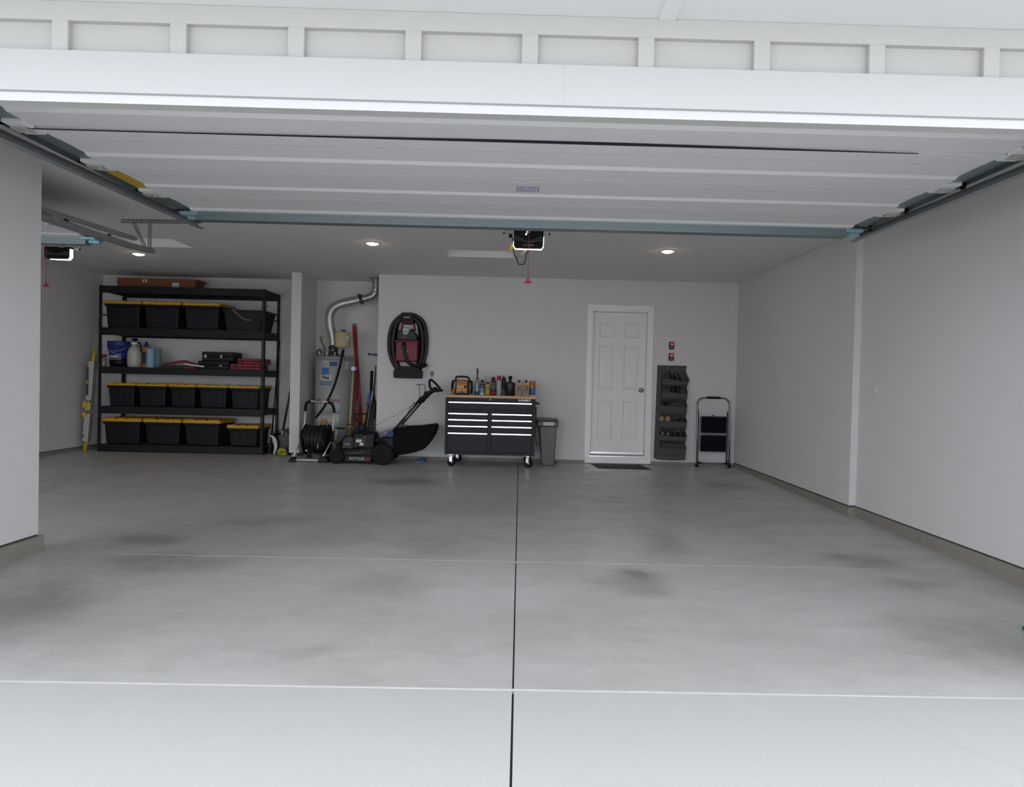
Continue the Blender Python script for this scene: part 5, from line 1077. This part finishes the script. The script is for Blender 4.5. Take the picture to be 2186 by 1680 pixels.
MB().lathe([(0, -.006), (.018, -.004), (.020, 0)], (-.730, 9.116, ZT + .106), 'y', 16).build('dial', dark_text, js)
bo = mat('burnt_orange_print', (.22, .06, .01), .6)
MB().box(-.825, -.728, 9.1165, 9.124, ZT + .150, ZT + .166).box(-.828, -.80, 9.114, 9.122, ZT + .133, ZT + .138).box(-.778, -.73, 9.114, 9.122, ZT + .133, ZT + .138).build('printing', bo, js)
MB().box(-.810, -.735, 9.108, 9.125, ZT + .012, ZT + .05).build('socket_panel', MATS['brown_black'], js, bev=.003)
for dx in (-.795, -.748): MB().box(dx - .008, dx + .008, 9.104, 9.110, ZT + .034, ZT + .050).build('terminal', mat('salmon', (.45, .2, .12), .5), js)
for (x, m) in ((-.908, MATS['brown_black']), (-.890, rubber_m), (-.660, rubber_m), (-.642, MATS['brown_black'])):
    MB().tube(spline([(x, 9.2, ZT + .02), (x - .008 * (1 if x < -.8 else -1), 9.19, ZT + .10), (x, 9.2, ZT + .175), (x + .010 * (1 if x < -.8 else -1), 9.22, ZT + .185)], 5), .0095, 8).build('cable_clamp', m, js)
MB().box(-.905, -.872, 9.15, 9.17, ZT + .0, ZT + .075).build('amber_clamp', mat('amber2', (.35, .12, .03), .5), js, bev=.006)
clearb = mat('clear_blue', (.24, .28, .30), .25)
t = thing('squeeze_bottle', 'tall translucent bottle with pale blue contents and a long dark red brush on top', 'bottle', (-.578, 9.26, ZT), 'bottles and cans on the tool chest')
MB().lathe([(.036, 0), (.040, .01), (.038, .14), (.030, .185), (.018, .205), (.016, .215)], (-.578, 9.26, ZT), 'z', 20).build('body', clearb, t)
MB().lathe([(.0405, .008), (.0400, .050)], (-.578, 9.26, ZT), 'z', 20).build('liquid', mat('slate_liquid', (.03, .07, .10), .3), t)
MB().lathe([(.022, .213), (.022, .224), (.008, .228), (.0085, .27), (.013, .31), (.0125, .345), (.006, .362), (0, .364)], (-.578, 9.26, ZT), 'z', 12).build('brush_handle', mat('dark_maroon', (.055, .012, .008), .5), t)
can('spray_bottle', -.497, 9.36, .030, .272, mat('misty_grey', (.28, .29, .27), .3), whitep_m, .10, .019, 'white-capped clear bottle standing behind the blue aerosol can', 'bottle')
can('aerosol_can', -.508, 9.22, .0345, .205, mat('can_lightblue', (.16, .24, .36), .35), black_m, .032, .016, 'dark blue and pale blue aerosol can with a small black cap', 'spray can', ((.10, .155, dark_text), (.112, .135, mat('pale_wave', (.35, .38, .36), .5)), (.004, .03, label_m)))
can('aerosol_can', -.433, 9.20, .036, .178, mat('can_yellow', (.40, .31, .02), .35), black_m, .018, .018, 'short yellow aerosol can with a thin black tube strapped on', 'spray can', ((.095, .14, mat('tan_band', (.40, .27, .12), .5)),))
MB().tube([(-.470, 9.162, ZT + .075), (-.40, 9.160, ZT + .10)], .0022, 6).build('straw', black_m, [o for o in bpy.data.objects if o.name == 'aerosol_can.001'][0])
can('aerosol_can', -.358, 9.21, .036, .248, mat('can_black', (.02, .018, .02), .3), mat('cap_charcoal', (.02, .028, .028), .5), .045, .026, 'black aerosol can with a dark cap over a red collar', 'spray can', ((.172, .196, red_m), (.0, .055, redl_m), (.085, .145, mat('grey_smear', (.12, .12, .12), .5)), (.158, .163, label_m)))
can('cleaner_bottle', -.286, 9.26, .033, .268, mat('offwhite', (.42, .40, .40), .4), mat('bright_red_cap', (.42, .015, .02), .4), .058, .028, 'white cylindrical bottle with a bright red cap', 'bottle')
can('spray_bottle', -.222, 9.36, .030, .255, mat('violet_black', (.022, .018, .035), .35), black_m, .020, .020, 'dark bottle with a black cap squeezed between the white bottle and black canister', 'bottle', ((.0, .10, mat('grey_violet', (.14, .14, .18), .4)),))
t = thing('sprayer_canister', 'large black pump canister with a T-shaped knob and side handle on the chest', 'canister', (-.13, 9.26, ZT), 'bottles and cans on the tool chest')
MB().lathe([(.055, 0), (.060, .006), (.063, .135), (.066, .16), (.066, .172), (.045, .182), (.018, .198), (.012, .215)], (-.132, 9.26, ZT), 'z', 28).build('body', mat('canister', (.018, .017, .014), .35), t)
MB().lathe([(.010, .213), (.022, .222), (.024, .235), (.024, .262), (.019, .268), (0, .268)], (-.132, 9.26, ZT), 'z', 16).build('knob', black_m, t)
MB().tube(spline([(-.192, 9.25, ZT + .165), (-.212, 9.24, ZT + .162), (-.216, 9.24, ZT + .12), (-.205, 9.24, ZT + .085), (-.192, 9.25, ZT + .07)], 4), .010, 8).build('side_handle', black_m, t)
MB().box(-.072, -.058, 9.23, 9.27, ZT + .150, ZT + .172).build('spout', black_m, t)
def flatbottle(x, lab, green):
    t = thing('oil_bottle', lab, 'bottle', (x, 9.24, ZT), 'tan bottles on the tool chest')
    bt = mat('tan_plastic', (.42, .25, .12), .45)
    MB().prism([(x - .041, ZT), (x + .041, ZT), (x + .041, ZT + .150), (x + .030, ZT + .172), (x + .012, ZT + .182), (x - .012, ZT + .182), (x - .030, ZT + .172), (x - .041, ZT + .150)], 'y', 9.21, 9.27).build('body', bt, t, bev=.006, seg=2)
    MB().lathe([(.014, .180), (.014, .186), (.0165, .188), (.0165, .214), (0, .216)], (x, 9.24, ZT), 'z', 14).build('cap', dark_text, t)
    lb = MB().box(x - .025, x + .029, 9.2065, 9.211, ZT + .025, ZT + .145).build('label', mat('label_dark', (.10, .08, .07), .5), t)
    MB().box(x - .020, x + .024, 9.2052, 9.2066, ZT + .100, ZT + .138).build('red_block', mat('brick_print', (.28, .07, .05), .5), lb)
    MB().box(x - .022, x + .026, 9.2052, 9.2066, ZT + .078, ZT + .084).box(x - .01, x + .022, 9.2052, 9.2066, ZT + .03, ZT + .066).build('grey_print', mat('ash_print', (.20, .20, .24), .5), lb)
flatbottle(-.012, 'flat tan plastic bottle with a dark label, left of two alike', 0)
flatbottle(.083, 'flat tan plastic bottle with a dark label, right of two, beside the wipes', 1)
t = can('wipes_canister', .168, 9.23, .041, .205, mat('wipes_navy', (.03, .03, .09), .35), mat('coral_lid', (.45, .10, .05), .4), .020, .040, 'orange and blue wipes canister at the right end of the row', 'canister', ((.125, .178, mat('wipes_orange', (.50, .14, .015), .4)), (.0, .016, whitep_m), (.178, .184, mat('peach', (.6, .32, .2), .5))), shoulder=False)
wrapped_patch('blue_splash', mat('splash_blue', (.04, .17, .38), .4), t, .168, 9.23, .0422, -.012, .048, ZT + .022, ZT + .112)
wrapped_patch('script_mark', mat('cream_print', (.5, .40, .22), .5), t, .168, 9.23, .0424, -.028, .018, ZT + .112, ZT + .128)

# ================================================================== waste bin
t = thing('waste_bin', 'slim dark grey pedal bin with a light label between tool chest and door', 'bin', (.39, 9.42, -.004))
MB().frust(.315, .490, 9.30, 9.58, -.006, .275, .515, 9.24, 9.66, .545).build('body', cangrey_m, t, bev=.018, seg=2)
MB().box(.245, .532, 9.215, 9.685, .535, .612).build('lid_collar', mat('bin_dark', (.04, .04, .04), .4), t, bev=.012, seg=2)
MB().box(.250, .528, 9.22, 9.68, .612, .632).build('lid', mat('bin_lid', (.07, .07, .07), .4), t, bev=.008, seg=2)
MB().box(.325, .472, 9.209, 9.217, .548, .598).build('label', mat('satin_label', (.48, .48, .45), .5), t)
MB().tube([(.478, 9.30, -.0), (.505, 9.29, .02), (.505, 9.29, .07)], .006, 6).build('pedal_rod', black_m, t)
MB().lathe([(0, -.004), (.010, 0)], (.492, 9.27, .012), 'y', 10).build('pedal_tip', chrome_m, t)

# ================================================================== shoe organizer with shoes
so = thing('shoe_organizer', 'tall grey felt shoe organizer hanging on the wall right of the door', 'shoe organizer', (2.14, YB, .075))
MB().hexa([(1.925, YB - .010, .10), (2.350, YB - .010, .075), (2.350, YB, .075), (1.925, YB, .10)], [(1.945, YB - .010, 1.405), (2.352, YB - .010, 1.405), (2.352, YB, 1.405), (1.945, YB, 1.405)]).build('back_panel', fabric_m, so)
MB().box(1.938, 2.360, YB - .016, YB - .004, 1.392, 1.412).build('top_hem', fabric_m, so, bev=.003)
for k in range(4): MB().lathe([(0, -.003), (.007, -.001), (.008, 0)], (1.975 + k * .113, YB - .0165 + .005, 1.372), 'y', 10).build('grommet', mat('grommet', (.38, .34, .24), .4), so)
# left side gusset
MB().hexa([(1.925, YB - .12, .10), (1.975, YB - .13, .10), (1.965, YB, .10), (1.925, YB, .10)], [(1.945, YB - .012, 1.34), (1.995, YB - .06, 1.30), (1.985, YB, 1.34), (1.945, YB, 1.36)]).build('side_gusset', fabric_m, so)
PK = [(1.285, 1.190, 2.008), (1.050, 1.028, 1.992), (.848, .826, 1.984), (.628, .622, 1.974), (.420, .416, 1.970), (.262, .254, 1.968)]
zt = [1.205, 1.030, .835, .624, .418, .252]
for k, z in enumerate(zt):
    xl_ = 1.998 - .008 * k; zl = z + (.022 if k == 0 else .010); zr_ = z - (.018 if k == 0 else .006); zb = (zt[k + 1] + .055) if k < 5 else .085
    # front pocket panel sags in the middle and leans back to the wall at its foot
    n = 8; vs = []; fs = []
    for i in range(n + 1):
        f = i / n; x = xl_ + (2.350 - xl_) * f; sag = -.006 * math.sin(PI * f)
        ytop = YB - .135 - .012 * math.sin(PI * f)
        vs += [(x, ytop, zl + (zr_ - zl) * f + sag), (x, ytop + .01, (zl + zr_) / 2 * .45 + zb * .55), (x, YB - (.035 if k < 5 else .08), zb - (.012 * math.sin(PI * f) if k == 5 else 0))]
    m = len(vs); vs += [(v[0], v[1] + .005, v[2]) for v in vs]
    for i in range(n):
        a = 3 * i; b = a + 3
        for j in (0, 1): fs += [(a + j, b + j, b + j + 1, a + j + 1), (m + a + j, m + a + j + 1, m + b + j + 1, m + b + j)]
        fs += [(a, m + a, m + b, b), (a + 2, b + 2, m + b + 2, m + a + 2)]
    fs += [(0, 1, m + 1, m), (1, 2, m + 2, m + 1), (3 * n, m + 3 * n, m + 3 * n + 1, 3 * n + 1), (3 * n + 1, m + 3 * n + 1, m + 3 * n + 2, 3 * n + 2)]
    MB().add(vs, fs).build('pocket', fabric_m, so)
    MB().tube([(xl_, YB - .137, zl), ((xl_ + 2.35) / 2, YB - .149, (zl + zr_) / 2 - .006), (2.350, YB - .137, zr_)], .004, 6).build('pocket_hem', fabric_m, so)
    # right side gusset of each pocket bulges outwards
    bx = 2.352 + (.032 if k == 0 else .012)
    MB().add([(2.345, YB - .004, z + .13), (bx, YB - .09, z + .01), (2.350, YB - .138, zr_), (2.350, YB - .04, zb), (2.340, YB - .002, zb)], [(0, 1, 4), (1, 2, 3), (1, 3, 4), (0, 2, 1)]).build('pocket_gusset', fabric_m, so)
MB().hexa([(1.935, YB - .12, .085), (2.352, YB - .12, .080), (2.350, YB - .01, .080), (1.935, YB - .01, .09)], [(1.962, YB - .125, .19), (2.345, YB - .125, .21), (2.345, YB - .01, .21), (1.962, YB - .01, .19)]).build('bottom_pocket', fabric_m, so, bev=.015, seg=2)
def shoe(x, z, w, h, up_m, sole_m, lab, grp, trim=None, lace=None, toe_h=.07):
    """shoe standing heel-down in a pocket, toe up, sole against the wall"""
    t = thing('shoe', lab, 'shoe', (x, YB - .08, z - .10), grp)
    mb = MB(); n = 12
    zs = [-.07, -.04, 0, h * .45, h * .75, h * .93, h]; ws = [.80, .85, .92, 1.0, .92, .62, .12]; ds = [.045, .048, .050, .046, .040, .028, .006]
    vs = []
    for q, (zz, ww, dd) in enumerate(zip(zs, ws, ds)):
        for k in range(n):
            a = 2 * PI * k / n; vs.append((x + w / 2 * ww * math.cos(a), YB - .075 + dd * math.sin(a), z + zz))
    fs = []
    for q in range(len(zs) - 1):
        for k in range(n): fs.append((q * n + k, q * n + (k + 1) % n, (q + 1) * n + (k + 1) % n, (q + 1) * n + k))
    fs += [tuple(range(n - 1, -1, -1)), tuple(range((len(zs) - 1) * n, len(zs) * n))]
    mb.add(vs, fs, True).build('upper', up_m, t)
    MB().prism([(x - w / 2 * .9, z - .07), (x + w / 2 * .9, z - .07), (x + w / 2 * 1.05, z + h * .5), (x + w / 2 * .85, z + h * .85), (x, z + h * 1.04), (x - w / 2 * .85, z + h * .85), (x - w / 2 * 1.05, z + h * .5)], 'y', YB - .036, YB - .018).build('sole', sole_m, t, bev=.004)
    if trim: MB().tube([(x + w * .36 * math.cos(a), YB - .118 + .03 * math.sin(a), z + h * .62 + h * .30 * math.sin(a)) for a in [PI * k / 10 for k in range(11)]], .0055, 6).build('trim', trim, t)
    if lace:
        for k in range(3): MB().tube([(x - w * .22, YB - .122, z + .010 + k * .012), (x + w * .22, YB - .124, z + .014 + k * .012)], .004, 5).build('lace', lace, t)
    return t
sk = mat('shoe_black', (.010, .010, .011), .7); pale = mat('shoe_trim_pale', (.24, .22, .17), .6); tan_ = mat('shoe_tan', (.36, .26, .15), .7); sole_w = mat('shoe_sole_white', (.42, .40, .40), .6); pink = mat('shoe_pink', (.30, .09, .15), .7); navy = mat('shoe_navy', (.008, .009, .013), .7)
shoe(2.095, 1.215, .088, .105, sk, sk, 'black shoe with pale piping in the top pocket, left of the pair', 'pair of black shoes in the top pocket', pale)
MB().tube([(2.060, YB - .118, 1.265), (2.052, YB - .122, 1.235), (2.048, YB - .125, 1.215)], .006, 6).build('side_stripe', pale, bpy.data.objects['shoe'])
shoe(2.215, 1.200, .090, .098, sk, sk, 'black shoe with pale heel piping in the top pocket, right of the pair', 'pair of black shoes in the top pocket', pale)
shoe(2.160, 1.035, .058, .105, navy, sk, 'plain black shoe in the second pocket, left of the pair', 'pair of plain black shoes in the second pocket')
shoe(2.228, 1.030, .058, .105, navy, sk, 'plain black shoe in the second pocket, right of the pair', 'pair of plain black shoes in the second pocket')
shoe(2.020, .845, .060, .060, sk, sk, 'low black shoe in the third pocket, left of the pair', 'pair of low black shoes in the third pocket')
shoe(2.090, .840, .064, .062, sk, sk, 'low black shoe in the third pocket, right of the pair', 'pair of low black shoes in the third pocket')
brs = mat('dusk_brown', (.035, .022, .016), .7)
shoe(2.005, .634, .070, .068, tan_, tan_, 'round-toed tan shoe in the fourth pocket, the left one', 'pair of tan shoes in the fourth pocket', mat('tan_trim', (.22, .15, .07), .7))  # trim in a darker tan than the upper
shoe(2.094, .630, .076, .070, tan_, tan_, 'round-toed tan shoe in the fourth pocket, the right one', 'pair of tan shoes in the fourth pocket', MATS['tan_trim'])
shoe(2.215, .625, .066, .040, brs, brs, 'dark brown shoe in the fourth pocket beside the tan pair, the left one', 'pair of dark brown shoes in the fourth pocket')
shoe(2.295, .622, .066, .045, brs, brs, 'dark brown shoe in the fourth pocket beside the tan pair, the right one', 'pair of dark brown shoes in the fourth pocket')
shoe(2.020, .428, .076, .092, sk, sole_w, 'black and pink sneaker with white laces in the fifth pocket, far left', 'sneakers in the fifth pocket', pink, sole_w)
shoe(2.092, .424, .062, .076, sk, sole_w, 'black and pink sneaker with white laces in the fifth pocket, second from left', 'sneakers in the fifth pocket', pink, sole_w)
shoe(2.198, .424, .064, .088, sk, sk, 'black shoe with pale pink heel in the fifth pocket, second from right', 'sneakers in the fifth pocket', mat('shoe_blush', (.40, .24, .25), .6))
shoe(2.285, .422, .070, .098, sk, sk, 'black shoe with pale pink heel in the fifth pocket, far right', 'sneakers in the fifth pocket', MATS['shoe_blush'])

# ================================================================== folded step ladder
sl_ = thing('step_stool', 'folded two-step metal stool ladder with black treads leaning in the right corner', 'step ladder', (2.72, 9.58, 0))
pm = mat('blue_grey_steel', (.20, .20, .26), .35, .7)
yl = 9.57
U = [(2.500, yl - .04, .02), (2.498, yl - .03, .45), (2.496, yl - .01, .86), (2.505, yl, .915), (2.535, yl, .952), (2.585, yl, .967), (2.72, yl, .970), (2.855, yl, .967), (2.905, yl, .950), (2.935, yl, .912), (2.945, yl - .01, .86), (2.950, yl - .03, .45), (2.956, yl - .04, .02)]
MB().tube([U[0]] + spline(U[1:-1], 5) + [U[-1]], .0125, 10).build('front_frame', pm, sl_)
MB().tube([(2.62, yl, .9705), (2.66, yl, .971), (2.78, yl, .971), (2.82, yl, .9705)], [.015, .0165, .0165, .015], 12).build('hand_grip', rubber_m, sl_)
for x in (2.520, 2.932): MB().tube([(x, yl + .015, .03), (x, yl + .03, .78)], .010, 8).build('rear_leg', mat('dark_steel', (.06, .06, .08), .4, .5), sl_)
for (z0, z1) in ((.470, .715), (.212, .456)):
    MB().prism(rrect(2.532, 2.905, z0, z1, .018), 'y', yl - .055, yl - .025).build('step_rim', pm, sl_)
    tr = MB().prism(rrect(2.541, 2.896, z0 + .010, z1 - .010, .014), 'y', yl - .061, yl - .054).build('tread', mat('tread_black', (.004, .004, .006), .9, bump=.4, bscale=400, spec=.2), sl_)
MB().box(2.700, 2.725, yl - .055, yl - .035, .712, .730).build('latch', rubber_m, sl_, bev=.003)
MB().tube(spline([(2.515, yl - .02, .10), (2.520, yl - .02, .065), (2.550, yl - .02, .052), (2.62, yl - .02, .050), (2.84, yl - .02, .052), (2.905, yl - .02, .055), (2.935, yl - .02, .07), (2.940, yl - .02, .10)], 4), .009, 8).build('cross_bar', pm, sl_)
for x in (2.500, 2.956): MB().frust(x - .022, x + .022, yl - .075, yl - .01, -.0015, x - .016, x + .016, yl - .06, yl - .02, .045).build('foot', rubber_m, sl_, bev=.005)
for (x, s) in ((2.515, 1), (2.940, -1)): MB().prism([(x, .045), (x + s * .08, .045), (x + s * .02, .075), (x, .075)], 'y', yl - .05, yl - .03).build('corner_brace', rubber_m, sl_)

# small teal fitting at the right edge of the view
tx, ty = 2.605, 3.384
t = thing('hose_nozzle', 'teal green garden hose nozzle on the floor at the right picture edge', 'hose nozzle', (tx, ty, fz(ty)))
MB().tube([(tx - .048, ty, fz(ty) + .020), (tx - .01, ty, fz(ty) + .020), (tx + .05, ty, fz(ty) + .022), (tx + .12, ty, fz(ty) + .022)], [.011, .015, .020, .014], 14).build('barrel', mat('teal_plastic', (.004, .10, .10), .4), t)
MB().tube([(tx + .06, ty, fz(ty) + .03), (tx + .10, ty + .03, fz(ty) + .035), (tx + .16, ty + .05, fz(ty) + .018)], .012, 8).build('lever', rubber_m, t)
